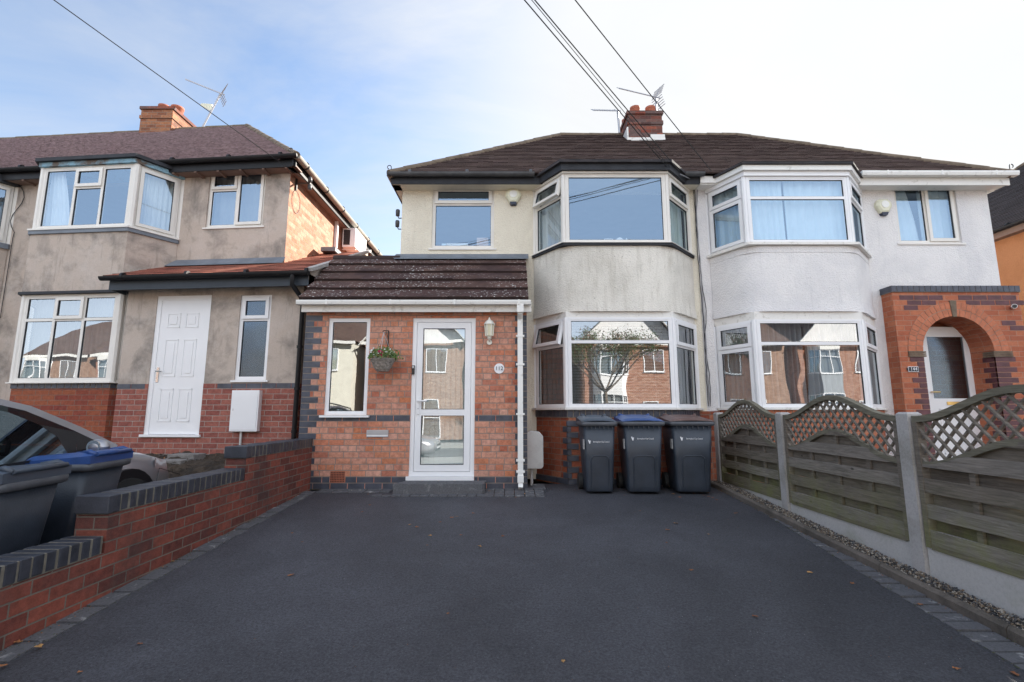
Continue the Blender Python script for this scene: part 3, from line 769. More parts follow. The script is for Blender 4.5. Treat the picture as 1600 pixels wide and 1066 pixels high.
dg = (dr_[0] - .005, dr_[1] + .005)
brow(ks, XP0, XP1, (dg,)); vx = (PX(515, 744, YP), PX(540, 744, YP))
brow(0, XP0, XP1); brow(1, XP0, XP1, (dg, vx)); mb.build('porch_wall', H1)
mb = MB(); mb.box(XP0 + .1, XP1 - .1, YW - .12, YW - .02, .05, 2.3, 'inside'); mb.box(XP0 + .05, XP1 - .05, YP + .12, YW - .13, .05, dr_[2] + .02, 'floor')
mb.box(XP0 + .05, XP1 - .05, YP + .12, YW, ztop - .03, ztop, 'inside'); mb.build('porch_interior', H1)
mb = MB(); a, b = vx; z0 = 1 * row; mb.box(a + .01, b - .01, YP - .006, YP + .02, z0 - .0 + .006, z0 + row * 1.9, 'terracotta')
for i in range(9):
    for j in range(6):
        xx = a + .022 + i * (b - a - .044) / 8; zz = z0 + .022 + j * .022; mb.box(xx - .006, xx + .006, YP - .008, YP, zz - .006, zz + .006, 'vent_dark')
mb.build('air_brick', H1)
win(H1, frameT(wdw[0], YP + .02), wdw[1] - wdw[0], wdw[2], wdw[3], [(0, 1, 0, 1, 'f')], 'upvc', 'glass_low', sill=.07)
# porch roof
GE = PZ(470, 6.33); GT = PZ(404, YW)
mb = MB()
slope(mb, (XP0 - .04, 6.33, GE + .02), (XP1 + .02, 6.33, GE + .02), (XP0 - .04, YW, GT), (XP1 + .02, YW, GT), (YW - 6.33) / 5 * 1.25, .33, 'roof_porch', 'tile_butt', .038, .004)
mb.quad((XP0 - .04, 6.34, GE), (XP0 - .04, YW, GT), (XP0 - .04, 8.6, GE), (XP0 - .04, 8.6, GE), 'roof_porch')
mb.quad((XP0 - .04, YW, GT), (XL, YW, GT), (XL, 8.6, GE), (XP0 - .04, 8.6, GE), 'roof_porch')
mb.quad((XP1 + .02, 6.34, GE), (XP1 + .02, YW, GT), (XP1 + .02, YW, GE), (XP1 + .02, YW, GE), 'tile_butt')
ridge(mb, (XP0 - .04, YW, GT + .0), (XL, YW, GT + .0), .06, 'tile_butt')
mb.build('porch_roof', H1)
mb = MB(); 
mb.add([(XL - .06, YW - .012, GT + .07), (XP1 + .06, YW - .012, GT + .07), (XP1 + .06, YW - .012, GT + .02), (XP1 + .06, YW - .14, GT - .05), (XL - .06, YW - .14, GT - .05), (XL - .12, YW - .012, GT + .02)], [(0, 1, 2, 5), (5, 2, 3, 4)], 'lead')
mb.build('lead_flashing', H1)
mb = MB(); mb.box(XP0 - .02, XP1 + .06, 6.38, 6.40, ztop - .02, GE - .005, 'white_paint'); mb.box(XP0 - .02, XP1 + .06, 6.40, YP + .01, ztop - .001, ztop + .02, 'white_paint'); mb.build('porch_fascia', H1)
mb = MB()
def sqgutter(mb, x0, x1, y, z, mat, s=.055):
    pr = [(-s, s * .5), (-s, .0), (-s * .75, -s * .75), (s * .75, -s * .75), (s, 0), (s, s * .5)]
    n = len(pr); mb.add([(x0, y + a, z + b) for a, b in pr] + [(x1, y + a, z + b) for a, b in pr], [(i, i + 1, n + i + 1, n + i) for i in range(n - 1)] + [tuple(range(n)), tuple(range(n, 2 * n))], mat)
    x = x0 + .4
    while x < x1:
        mb.box(x - .012, x + .012, y - s - .004, y + s, z - s * .75 - .004, z + s * .5 + .004, mat); x += .85
sqgutter(mb, XP0 - .06, XP1 + .05, 6.33, GE - .02, 'gutter_w', .045); mb.build('porch_gutter', H1)
mb = MB(); xd = PX(813, 600, 6.4)
mb.box(xd - .045, xd + .045, 6.29, 6.38, GE - .16, GE - .05, 'gutter_w'); mb.box(xd - .035, xd + .035, 6.40, 6.47, .10, GE - .14, 'gutter_w')
mb.bar((xd, 6.34, GE - .15), (xd, 6.43, GE - .22), .07, .06, 'gutter_w', (1, 0, 0))
for z in (.22, .36, .95, 1.6, 1.98): mb.box(xd - .055, xd + .055, 6.395, 6.49, z, z + .025, 'gutter_w')
mb.bar((xd, 6.435, .12), (xd, 6.38, .03), .065, .06, 'gutter_w', (1, 0, 0)); mb.box(xd - .04, xd + .04, 6.37, 6.475, .10, .18, 'gutter_w')
mb.build('downpipe', H1)
# ---- glazed front door
def glazed_door(parent, x0, x1, z0, z1, y, label=None, handle_left=True):
    fr = MB(); t = .055
    fr.box(x0, x0 + t, y, y + .07, z0 + .03, z1, 'upvc'); fr.box(x1 - t, x1, y, y + .07, z0 + .03, z1, 'upvc'); fr.box(x0 + t, x1 - t, y, y + .07, z1 - t, z1, 'upvc'); fr.box(x0 - .03, x1 + .0, y - .05, y + .07, z0 - .02, z0 + .03, 'upvc')
    fr.box(x0 - .0, x1, y - .01, y + .07, z0 + .033, z0 + .085, 'upvc')
    o = fr.build('door', parent)
    lf = MB(); a, b, c, d = x0 + t + .004, x1 - t - .004, z0 + .09, z1 - t - .004; s = .082; mid = c + (d - c) * .385
    lf.box(a, b, y + .004, y + .05, c, c + s, 'upvc'); lf.box(a, b, y + .004, y + .05, d - s, d, 'upvc'); lf.box(a, a + s, y + .004, y + .05, c + s, d - s, 'upvc'); lf.box(b - s, b, y + .004, y + .05, c + s, d - s, 'upvc')
    lf.box(a + s, b - s, y + .004, y + .05, mid - s / 2, mid + s / 2, 'upvc')
    for e, f in ((c + s, mid - s / 2), (mid + s / 2, d - s)):
        for (p, q, r, w) in ((a + s, a + s + .006, e, f), (b - s - .006, b - s, e, f), (a + s, b - s, e, e + .006), (a + s, b - s, f - .006, f)):
            lf.box(p, q, y + .002, y + .03, r, w, 'gasket')
    lf.build('door_leaf', o)
    g = MB()
    for e, f in ((c + s, mid - s / 2), (mid + s / 2, d - s)): g.quad((a + s, y + .02, e), (b - s, y + .02, e), (b - s, y + .02, f), (a + s, y + .02, f), 'glass_low')
    g.build('pane', o)
    h = MB(); hx = a + .04; hz = mid + .10
    h.box(hx - .018, hx + .018, y - .01, y + .004, hz - .12, hz + .10, 'upvc'); h.tube([(hx, y - .01, hz + .05), (hx, y - .045, hz + .05), (hx + .12, y - .045, hz + .05)], .011, 'upvc', 8); h.tube([(hx, y - .016, hz - .05), (hx, y - .008, hz - .05)], .009, 'steel', 8)
    h.build('handle', o); return o
glazed_door(H1, dr_[0], dr_[1], dr_[2], dr_[3], YP + .015)
mb = MB(); a, b, z0, z1 = PX(573, 678, YP), PX(607, 678, YP), PZ(683, YP), PZ(672, YP)
mb.box(a, b, YP - .012, YP, z0, z1, 'steel'); mb.box(a + .008, b - .008, YP - .02, YP - .012, z0 + .03, z1 - .006, 'alu'); mb.box(a + .006, b - .006, YP - .016, YP - .011, z0 + .01, z0 + .03, 'upvc'); mb.build('letter_plate', H1)

m = MB(); x = dr_[0] + .1
while x < dr_[1] - .1: m.add([(x, YP + .10, dr_[2] + .08), (x + .07, YP + .085, dr_[2] + .08), (x + .07, YP + .085, dr_[3] - .1), (x, YP + .10, dr_[3] - .1)], [(0, 1, 2, 3)], 'door_blind'); x += .068
m.build('vertical_blind', label='pale vertical blind hanging behind the glazed front door', category='blind')
# door step
mb = MB(); sx0, sx1, sy0 = PX(613, 775, 6.2), PX(757, 775, 6.2), 6.2
zt = PZ(752, 6.44); c = .07
mb.prism([(sx0, sy0 + .02), (sx0 + .0, sy0), (sx1 - .03, sy0), (sx1, sy0 + .06), (sx1 - .02, 6.49), (sx0 + .11, 6.49)], -.03, zt - .002, 'step', bottom=False)
x = sx0 + .03
while x < sx1 - .12:
    mb.box(x + .055, x + .055 + .108, sy0 + .07, sy0 + .18, zt - .01, zt + .004 + rnd.uniform(0, .003), 'step'); x += .115
x = sx0 + .1
while x < sx1 - .1:
    mb.box(x + .02, x + .2, sy0 + .19, sy0 + .28, zt - .01, zt + .003 + rnd.uniform(0, .003), 'step'); x += .21
mb.build('door_step', bevel=.008, label='low grey block-built step below the glazed porch door', category='step')

# wall lantern
L = thing('wall_lantern', P3(765, 530, YP), 'cream hexagonal wall lantern on the brick right of the glazed door', 'lamp')
lx, lz_ = PX(765, 515, YP), PZ(517, YP); ly = YP - .085
m = MB(); m.tube([(lx, YP, lz_ - .16), (lx, YP - .03, lz_ - .16)], .035, 'lampbody', 12); m.tube([(lx, YP - .02, lz_ - .15), (lx, ly, lz_ - .13), (lx, ly, lz_ - .1)], .012, 'lampbody'); m.lathe([(.012, -.135), (.035, -.11), (.02, -.1), (.045, -.085)], (lx, ly, lz_), 'lampbody', 6, False); m.build('bracket', L)
m = MB(); m.lathe([(.048, -.085), (.06, .075)], (lx, ly, lz_), 'lampglass', 6, False); m.build('glass', L)
m = MB(); m.lathe([(.074, .07), (.07, .085), (.045, .12), (.02, .135), (.012, .15), (.004, .17)], (lx, ly, lz_), 'lampbody', 6, False)
for k in range(6):
    t = 2 * math.pi * k / 6; m.bar((lx + .05 * math.cos(t), ly + .05 * math.sin(t), lz_ - .085), (lx + .063 * math.cos(t), ly + .063 * math.sin(t), lz_ + .075), .01, .01, 'lampbody')
m.build('frame', L)
# number roundel 112
N = thing('house_number_sign', P3(780, 576, YP - .01), 'round white plaque reading 112 on orange brick', 'house number')
m = MB(); m.disc(P3(780, 576, YP - .006), (0, 1, 0), .068, .012, 'white_ink', 28); m.build('plaque', N)
text('112', .072, 'black_ink', FACE @ Matrix.Identity(4), 'digits', N, .001).location = (0, -.012, 0)
# doorbell
m = MB(); p = P3(645.5, 578, YP - .01); m.box(p.x - .018, p.x + .018, YP - .02, YP + .012, p.z - .06, p.z + .06, 'carblack'); m.box(p.x - .012, p.x + .012, YP - .026, YP - .018, p.z + .02, p.z + .05, 'steel'); m.build('doorbell', label='small black video doorbell at the left edge of the glazed door', category='doorbell', bevel=.004)
# hanging basket
B = thing('hanging_basket', P3(598, 582, 6.28), 'wicker hanging basket of green trailing plants and pink and white flowers', 'hanging basket')
bx, by, bz = PX(598, 565, 6.28), 6.28, PZ(562, 6.28)
m = MB(); m.lathe([(.0, -.155), (.07, -.15), (.095, -.12), (.12, -.07), (.145, 0), (.15, .01), (.135, .01)], (bx, by, bz), 'wicker', 20)
for k in range(9):
    z = -.145 + k * .018; r = .075 + (k / 8) ** .8 * .075; m.tube([(bx + (r + .004 * math.sin(9 * t + k * 2)) * math.cos(t), by + (r + .004 * math.sin(9 * t + k * 2)) * math.sin(t), bz + z) for t in [2 * math.pi * i / 36 for i in range(37)]], .008, 'wicker', 5, False)
m.build('basket', B)
m = MB()
for i in range(1100):
    t, ph = rnd.uniform(0, 2 * math.pi), rnd.random(); r = .19 * math.sqrt(ph); z = .16 * (1 - ph) ** .6 * rnd.uniform(.4, 1.1)
    c = Vector((bx + r * math.cos(t), by + r * math.sin(t), bz + z)); 
    if i % 7 == 0 and math.cos(t) > 0: c += Vector((.07, 0, -.0))
    s = rnd.uniform(.008, .018); d1 = Vector((rnd.uniform(-1, 1), rnd.uniform(-1, 1), rnd.uniform(-1, 1))).normalized() * s; d2 = d1.orthogonal().normalized() * s * .6
    m.quad(c - d1, c + d2, c + d1, c - d2, rnd.choice(['green', 'green', 'green2']))
m.build('foliage', B)
m = MB()
for i in range(46):
    t = rnd.uniform(0, 2 * math.pi); r = rnd.uniform(.1, .17); c = Vector((bx + r * math.cos(t), by + r * math.sin(t), bz + rnd.uniform(.05, .14)))
    for _ in range(3): 
        d1 = Vector((rnd.uniform(-1, 1), rnd.uniform(-.4, .4), rnd.uniform(-1, 1))).normalized() * .013; d2 = d1.orthogonal().normalized() * .011; m.quad(c - d1, c + d2, c + d1, c - d2, 'petal_w')
for i in range(22):
    c = Vector((bx + .0 + rnd.uniform(-.03, .03), by - .14, bz + .05 + rnd.uniform(-.02, .05)))
    for _ in range(4):
        d1 = Vector((rnd.uniform(-1, 1), rnd.uniform(-.4, .4), rnd.uniform(-1, 1))).normalized() * .018; d2 = d1.orthogonal().normalized() * .014; m.quad(c - d1, c + d2, c + d1, c - d2, 'petal_p')
m.build('flowers', B)
m = MB(); hk = Vector((bx, by, PZ(519, 6.28))); xw = PX(607, 530, YP)
for k in range(3):
    t = 2 * math.pi * k / 3 + .5; m.tube([hk, (bx + .14 * math.cos(t), by + .14 * math.sin(t), bz)], .003, 'steel', 4)
m.build('chain', B)
m = MB(); wt = Vector((xw, YP - .006, PZ(517, YP))); wb = Vector((xw, YP - .006, PZ(549, YP)))
m.bar(wt, wb, .012, .008, 'iron', (0, 1, 0)); m.tube([wt, hk + Vector((0, 0, .02)), hk + Vector((-.015, -.01, .01)), hk], .006, 'iron', 6); m.tube([wb.lerp(wt, .2), Vector((bx, by + .05, hk.z + .0))], .005, 'iron', 6); m.tube([wb.lerp(wt, .6), wt.lerp(hk, .6)], .004, 'iron', 5)
m.build('bracket', B)

# gas meter box
G = thing('meter_box', (PX(836, 740, 6.95), 6.95, 0), 'weathered grey meter box with rounded lid beside the white downpipe', 'meter box')
gx0, gx1, gz0, gz1 = PX(823, 700, 6.75), PX(849, 700, 6.75), PZ(733, 6.75), PZ(675, 6.75)
m = MB(); w = gx1 - gx0; cc = .03
m.T = Matrix(((1, 0, 0, gx0), (0, 0, 1, 6.75), (0, -1, 0, 0), (0, 0, 0, 1))) 
m.T = None
prof = [(0, gz0), (w - .03, gz0), (w, gz0 + .03), (w, gz1 - .06), (w - .05, gz1), (.05, gz1 + .01), (0, gz1 - .01)]
m.add([(gx0 + a, 6.75, b) for a, b in prof] + [(gx0 + a, 6.98, b) for a, b in prof], [tuple(range(7)), tuple(range(7, 14))] + [(i, (i + 1) % 7, 7 + (i + 1) % 7, 7 + i) for i in range(7)], 'metalbox')
m.build('box', G, bevel=.012, weld=True); m = MB(); m.tube([(gx0 + .07, 6.85, 0), (gx0 + .07, 6.85, gz0)], .02, 'metalbox'); m.build('pipe', G)

# alarm boxes
def alarm(px, py, label):
    p = P3(px, py, YW); o = thing('alarm_box', p, label, 'alarm', 'alarm boxes on the upper walls')
    m = MB(); r = .125
    pr = [(-.07, .12), (.07, .12), (.125, .06), (.13, 0), (.06, -.12), (-.06, -.12), (-.13, 0), (-.125, .06)]
    n = 8
    m.add([(p.x + a, YW, p.z + b) for a, b in pr] + [(p.x + a * .98, YW - .05, p.z + b * .98) for a, b in pr] + [(p.x + a * .7, YW - .075, p.z + b * .7) for a, b in pr],
          [(i, (i + 1) % n, n + (i + 1) % n, n + i) for i in range(n)] + [(n + i, n + (i + 1) % n, 2 * n + (i + 1) % n, 2 * n + i) for i in range(n)] + [tuple(range(2 * n, 3 * n))], 'siren')
    m.build('casing', o, weld=True, bevel=.008); m = MB(); m.disc((p.x, YW - .078, p.z + .02), (0, 1, 0), .06, .008, 'siren_w', 20); m.build('badge', o)
    m = MB(); m.add([(p.x - .062, YW, p.z - .115), (p.x + .062, YW, p.z - .115), (p.x + .045, YW, p.z - .155), (p.x - .045, YW, p.z - .155), (p.x - .055, YW - .06, p.z - .105), (p.x + .055, YW - .06, p.z - .105), (p.x + .04, YW - .055, p.z - .15), (p.x - .04, YW - .055, p.z - .15)],
          [(4, 5, 6, 7), (0, 4, 7, 3), (1, 2, 6, 5), (2, 3, 7, 6), (0, 1, 5, 4)], 'navy'); m.build('strobe', o)
alarm(802, 308, 'cream alarm box with dark strobe, between small window and bay of the cream house')
alarm(1378, 324, 'cream alarm box with dark strobe on the white rendered wall')

m = MB(); m.box(2.80, 3.22, 7.47, 7.49, -.02, zb - .02, 'brick_bay'); m.build('plinth', H1)
# air vents under the eaves
for (x, pr) in ((PX(812, 294, YW), H1),):
    m = MB(); z = PZ(298, YW); m.box(x - .05, x + .05, YW - .006, YW, z, z + .09, 'cream_paint')
    for i in range(4):
        for j in range(4): m.box(x - .042 + i * .022, x - .03 + i * .022, YW - .008, YW - .004, z + .008 + j * .02, z + .02 + j * .02, 'vent_dark')
    m.build('air_brick', pr)

# ================================================================== HOUSE 144
H2 = thing('semi_detached_house', (5.4, 9.9, 0), 'white rendered semi with arched orange brick porch, numbered 144', 'house')
BB = [(3.17, 7.5), (3.50, 6.9), (5.06, 6.9), (5.68, 7.5)]
u2 = (PX(1400, 330, YW), PX(1497, 330, YW), PZ(380, YW), PZ(288, YW))
YA = 7.28; ax0, ax1 = PX(1395, 470, YA), 7.78
dx0, dx1 = PX(1441, 540, YA), PX(1553, 545, YA)
zspr = PZ(549, YA); acx = (dx0 + dx1) / 2; ar = (dx1 - dx0) / 2
mb = MB()
mb.wall(XPARTY, XR, 0, ZE, YW, 'white_render', [u2, (BB[0][0], BB[3][0], zs1, zh1), (BB[0][0], BB[3][0], zs0, zh0), (dx0 - .1, dx1 + .1, .1, zspr + ar + .02)], .12)
mb.quad((XR, YW, 0), (XR, YW, ZE), (XR, 12.3, ZE), (XR, 12.3, 0), 'white_render'); mb.quad((XPARTY, 12.3, 0), (XR, 12.3, 0), (XR, 12.3, ZE), (XPARTY, 12.3, ZE), 'white_render')
mb.build('wall', H2)
mb = MB(); mb.box(XPARTY + .02, XR - .02, 8.2, 12.2, 2.30, 2.42, 'floor'); mb.box(XPARTY + .02, 6.0, 7.64, 8.2, 2.30, 2.42, 'floor'); mb.box(XPARTY + .02, XR - .02, 7.64, 12.2, .06, .12, 'floor')
mb.box(XPARTY - .0, XPARTY + .05, 7.64, 12.2, .12, ZE, 'inside'); mb.box(XPARTY + .05, XR - .02, 10.2, 10.3, .12, ZE, 'inside'); mb.box(XPARTY + .05, XR - .02, 7.64, 12.2, ZE - .05, ZE, 'inside'); mb.build('interior', H2)
mb = MB(); mb.prism(closed(offs(BB, -.01), 7.6), -.02, zb - .11, 'brick_arch', top=False); mb.prism(closed(offs(BB, 0), 7.6), zb - .11, zb, 'mortar'); along(offs(BB, .004), zb - .10, zb - .006, .085, 'voussoir', .012, .05, mb); mb.build('bay_base', H2)
mb = MB(); rd2 = rounded(offs(BB, .01), .25, 12); n2 = len(rd2)
mb.grid(lambda u, v: (rd2[round(u * (n2 - 1))][0] + (rd2[round(u * (n2 - 1))][0] - 4.3) * .01 * (1 - min(1, v * 6)), rd2[round(u * (n2 - 1))][1] - .015 * (1 - min(1, v * 6)), zd0 + (zd1 - .1 - zd0) * v), n2 - 1, 12, 'white_render')
mb.prism(closed(offs(BB, -.08), 7.56), zd0 + .003, zd1 - .003, 'white_render'); mb.prism(closed(rounded(offs(BB, .014), .22, 10), 7.56), zd1 - .098, zd1, 'white_render')
mb.add([(x + (x - 4.3) * .01, y - .015, zd0) for x, y in rd2] + [(rd2[-1][0], 7.5, zd0), (rd2[0][0], 7.5, zd0)], [tuple(range(n2 + 2))[::-1]], 'white_render'); mb.build('bay_panel', H2)
mb = MB(); mb.prism(closed(offs(BB, .065), 7.49), zd1 + .005, zs1 - .002, 'white_paint'); mb.build('bay_sill', H2); mb = MB(); mb.prism(closed(offs(BB, .05), 7.49), zb, zs0 - .002, 'white_paint'); mb.build('bay_sill', H2)
mb = MB(); mb.prism(closed(offs(BB, .03), 7.49), zh1 - .04, zh1 + .03, 'upvc'); mb.prism(closed(offs(BB, .07), 7.49), zh1 + .032, zh1 + .11, 'gutter_w'); mb.prism(closed(offs(BB, .10), 7.49), zh1 + .112, zh1 + .15, 'roof_r'); mb.build('bay_roof', H2)
mb = MB(); mb.prism(closed(offs(BB, -.01), 7.49), zh0 - .03, zd0 + .002, 'white_paint'); mb.build('lintel', H2)
bay(H2, BB, zs1, zh1 - .042, S['two'], [(0, 1, 0, .69, 'f'), (0, 1, .69, 1, 'f')], S['tl'], 'upvc', 'glass')
bay(H2, BB, zs0, zh0 - .032, S['two'], S['tr'], S['tl'], 'upvc', 'glass_low')
win(H2, frameT(u2[0], YW + .03), u2[1] - u2[0], u2[2], u2[3], [(0, .5, 0, 1, 'f'), (.5, 1, 0, 1, 'o')], 'upvc_cream', 'glass')
hip_half(H2, False, 'roof', 'gutter_w')
mb = MB(); xg = PX(1345, 262, YE)
mb.box(xg, XE1 + .0, YE + .06, YE + .085, ZG - .17, ZG - .04, 'gutter_w'); mb.box(XPARTY + .01, xg, YE + .06, YE + .08, ZG - .13, ZG - .02, 'gutter_w'); mb.box(XPARTY + .01, XE1 - .02, YE + .085, YW, ZG - .15, ZG - .13, 'gutter_w')
mb.box(XE1 - .03, XE1 - .005, YE + .1, 12.4, ZG - .15, ZG - .02, 'gutter_w'); mb.build('fascia', H2)
mb = MB(); sqgutter(mb, xg - .02, XE1 + .06, YE, ZG - .01, 'gutter_w', .055); mb.build('gutter', H2)
hipiron(H2, XE1 - .03, YE, ZG + .05, -1)
m = MB(); x = PX(1393, 295, YW); z = PZ(292, YW); x = PX(1360, 290, YW) ; m.box(x - .05, x + .05, YW - .006, YW, z, z + .08, 'cream_paint')
for i in range(4):
    for j in range(3): m.box(x - .042 + i * .022, x - .03 + i * .022, YW - .008, YW - .004, z + .008 + j * .022, z + .02 + j * .022, 'vent_dark')
m.build('air_brick', H2)
# arched porch
za1 = PZ(449, YA); mb = MB(); NA = 20
def aq(x0, x1, z0, z1): mb.quad((x0, YA, z0), (x1, YA, z0), (x1, YA, z1), (x0, YA, z1), 'brick_arch')
aq(ax0, dx0, 0, za1 - .08); aq(dx1, ax1, 0, za1 - .08)
for i in range(NA):
    t0, t1 = math.pi * i / NA, math.pi * (i + 1) / NA
    p0, p1 = (acx - ar * math.cos(t0), zspr + ar * math.sin(t0)), (acx - ar * math.cos(t1), zspr + ar * math.sin(t1))
    mb.quad((p0[0], YA, p0[1]), (p1[0], YA, p1[1]), (p1[0], YA, za1 - .08), (p0[0], YA, za1 - .08), 'brick_arch')
    mb.quad((p0[0], YA, p0[1]), (p1[0], YA, p1[1]), (p1[0], 7.72, p1[1]), (p0[0], 7.72, p0[1]), 'brick_arch')
mb.quad((dx0, YA, 0), (dx0, YA, zspr), (dx0, 7.72, zspr), (dx0, 7.72, 0), 'brick_arch'); mb.quad((dx1, YA, 0), (dx1, YA, zspr), (dx1, 7.72, zspr), (dx1, 7.72, 0), 'brick_arch')
mb.quad((ax0, YA, 0), (ax0, YW, 0), (ax0, YW, za1 - .08), (ax0, YA, za1 - .08), 'brick_arch'); mb.quad((ax1, YA, 0), (ax1, YW + .3, 0), (ax1, YW + .3, za1 - .08), (ax1, YA, za1 - .08), 'brick_arch')
mb.box(ax0 - .015, ax1 + .015, YA - .015, YW, za1 - .08, za1 - .0, 'mortar')
x = ax0 - .02
while x < ax1: mb.box(x + .003, x + .08, YA - .022, YW, za1 - .075, za1 + .02, 'blue'); x += .086
mb.quad((dx0 - .1, 7.80, 0), (dx1 + .1, 7.80, 0), (dx1 + .1, 7.80, zspr + ar), (dx0 - .1, 7.80, zspr + ar), 'brick_arch')
for k in range(2, int(zspr / row) - 1):     # dark bricks beside the opening
    w = .21 if k % 2 == 0 else .11
    mb.box(dx0 - w, dx0, YA - .004, YA + .02, k * row + .005, (k + 1) * row - .005, 'purple'); mb.box(dx1, dx1 + w + .09, YA - .004, YA + .02, k * row + .005, (k + 1) * row - .005, 'purple')
    mb.box(dx1 - .004, dx1 + .01, YA + .02, YA + (.10 if k % 2 else .2), k * row + .005, (k + 1) * row - .005, 'purple')
kt2 = int((za1 - .08) / row) - 1
for k in range(kt2, int(zspr / row) + 2, -1):
    zc = (k + .5) * row - zspr; ro = ar + .23
    hw = math.sqrt(max(0, ro * ro - zc * zc)) if zc < ro else 0
    span = .8 if k > kt2 - 2 else .75
    x = acx - span + (k % 2) * .11
    while x < acx + span + .1:
        d = abs(x + .1 - acx)
        if d > hw + .13 and (k >= kt2 - 1 or d < hw + .28): mb.box(x + .004, x + .215, YA - .003, YA + .02, k * row + .005, (k + 1) * row - .005, 'purple')
        x += .225
mb.build('porch_wall', H2)
mb = MB()       # two rings of voussoirs
for ring_, (r0, r1, n) in enumerate(((ar, ar + .105, 22), (ar + .113, ar + .22, 27))):
    for i in range(n):
        t0, t1 = math.pi * (i + .05) / n, math.pi * (i + .95) / n
        vs = [(acx - r * math.cos(t), y, zspr + r * math.sin(t)) for y in (YA - .008, YA + .02) for r, t in ((r0, t0), (r1, t0), (r1, t1), (r0, t1))]
        mb.add(vs, [(0, 1, 2, 3), (4, 7, 6, 5), (0, 4, 5, 1), (1, 5, 6, 2), (2, 6, 7, 3), (3, 7, 4, 0)], 'voussoir')
mb.grid(lambda u, v: (acx - (ar - .0 + .222 * v) * math.cos(math.pi * u), YA - .003, zspr + (ar + .222 * v) * math.sin(math.pi * u)), 40, 1, 'mortar', False)
mb.build('arch', H2)
mb = MB(); mb.add([(acx - .03, YA - .02, zspr + ar - .01), (acx + .03, YA - .02, zspr + ar - .01), (acx + .05, YA - .02, zspr + ar + .24), (acx - .05, YA - .02, zspr + ar + .24)] + [(acx - .03, YA + .02, zspr + ar - .01), (acx + .03, YA + .02, zspr + ar - .01), (acx + .05, YA + .02, zspr + ar + .24), (acx - .05, YA + .02, zspr + ar + .24)],
        [(0, 1, 2, 3), (0, 4, 5, 1), (1, 5, 6, 2), (2, 6, 7, 3), (3, 7, 4, 0)], 'ridge'); mb.build('keystone', H2)
mb = MB()
for a, b in ((dx0 - .23, dx0 + .03), (dx1 - .03, dx1 + .26)):
    for i in range(3): mb.box(a, b, YA - .02, YA + .16, zspr - .085 + i * .03, zspr - .062 + i * .03, 'ridge')
mb.build('impost', H2)
# its door
YD = 7.66; fx0, fx1 = PX(1436, 540, YD), PX(1522, 540, YD)
def panel_door(parent, x0, x1, z0, z1, y, T=None):
    fr = MB(T); t = .07
    fr.box(x0, x0 + t, y, y + .07, z0, z1, 'upvc'); fr.box(x1 - t, x1, y, y + .07, z0, z1, 'upvc'); fr.box(x0 + t, x1 - t, y, y + .07, z1 - t, z1, 'upvc'); fr.box(x0 - .03, x1 + .03, y - .05, y + .07, z0 - .035, z0, 'upvc')
    return fr.build('door', parent), x0 + t, x1 - t, z0 + .004, z1 - t
d2, a, b, c, d = panel_door(H2, fx0, fx1, PZ(720, YD), PZ(511, YD), YD)
m = MB(); gz_ = c + (d - c) * .47
m.box(a, b, YD + .006, YD + .05, c, gz_, 'upvc'); m.box(a, a + .07, YD + .006, YD + .05, gz_, d, 'upvc'); m.box(b - .09, b, YD + .006, YD + .05, gz_, d, 'upvc'); m.box(a + .07, b - .09, YD + .006, YD + .05, d - .09, d, 'upvc')
for q in (0, .035): 
    A, B_, C_, D_ = a + .13 + q, b - .13 - q, c + .1 + q, gz_ - .16 - q
    for s in ((A, B_, C_, C_ + .012), (A, B_, D_ - .012, D_), (A, A + .012, C_, D_), (B_ - .012, B_, C_, D_)): m.box(s[0], s[1], YD - .002, YD + .006, s[2], s[3], 'upvc')
m.build('door_leaf', d2)
m = MB(); m.quad((a + .07, YD + .02, gz_), (b - .09, YD + .02, gz_), (b - .09, YD + .02, d - .09), (a + .07, YD + .02, d - .09), 'frost'); m.build('pane', d2)
m = MB(); xm = (a + b) / 2; m.box(xm - .11, xm + .11, YD - .006, YD + .006, gz_ - .10, gz_ - .05, 'brass'); m.build('letter_plate', d2)
m = MB(); m.tube([(a + .03, YD, gz_ + .1), (a + .03, YD - .04, gz_ + .1), (a + .14, YD - .04, gz_ + .1)], .01, 'brass'); m.build('handle', d2)
N = thing('house_number_sign', P3(1427, 577, YA - .01), 'black plaque with scalloped ends reading 144 on the arched brick porch', 'house number')
p = P3(1427, 577, YA - .01); m = MB(); m.box(p.x - .075, p.x + .075, YA - .014, YA, p.z - .04, p.z + .04, 'white_ink'); m.box(p.x - .068, p.x + .068, YA - .017, YA - .013, p.z - .033, p.z + .033, 'black_ink'); m.box(p.x - .092, p.x - .075, YA - .012, YA, p.z - .02, p.z + .02, 'black_ink'); m.box(p.x + .075, p.x + .092, YA - .012, YA, p.z - .02, p.z + .02, 'black_ink'); m.build('plaque', N)
text('144', .07, 'white_ink', FACE, 'digits', N, .001).location = (0, -.011, 0)
C_ = thing('security_camera', P3(1585, 480, YA), 'white bullet security camera on the right side of the arched porch', 'camera')
p = P3(1583, 480, YA - .06); m = MB(); m.tube([p + Vector((-.04, -.06, -.0)), p + Vector((.06, .05, .01))], .035, 'upvc', 12); m.build('housing', C_); m = MB(); m.disc(p + Vector((-.043, -.064, 0)), (-.7, -.75, 0), .027, .012, 'carblack', 12); m.build('lens', C_); m = MB(); m.tube([p + Vector((.05, .05, 0)), p + Vector((.07, .09, 0))], .018, 'upvc'); m.build('bracket', C_)
m = MB(); m.box(fx0 + .02, fx1 + .1, YA - .1, 7.6, .012, .07, 'doormat'); m.build('door_mat', label='dark blue mat in front of the arched porch door', category='mat')

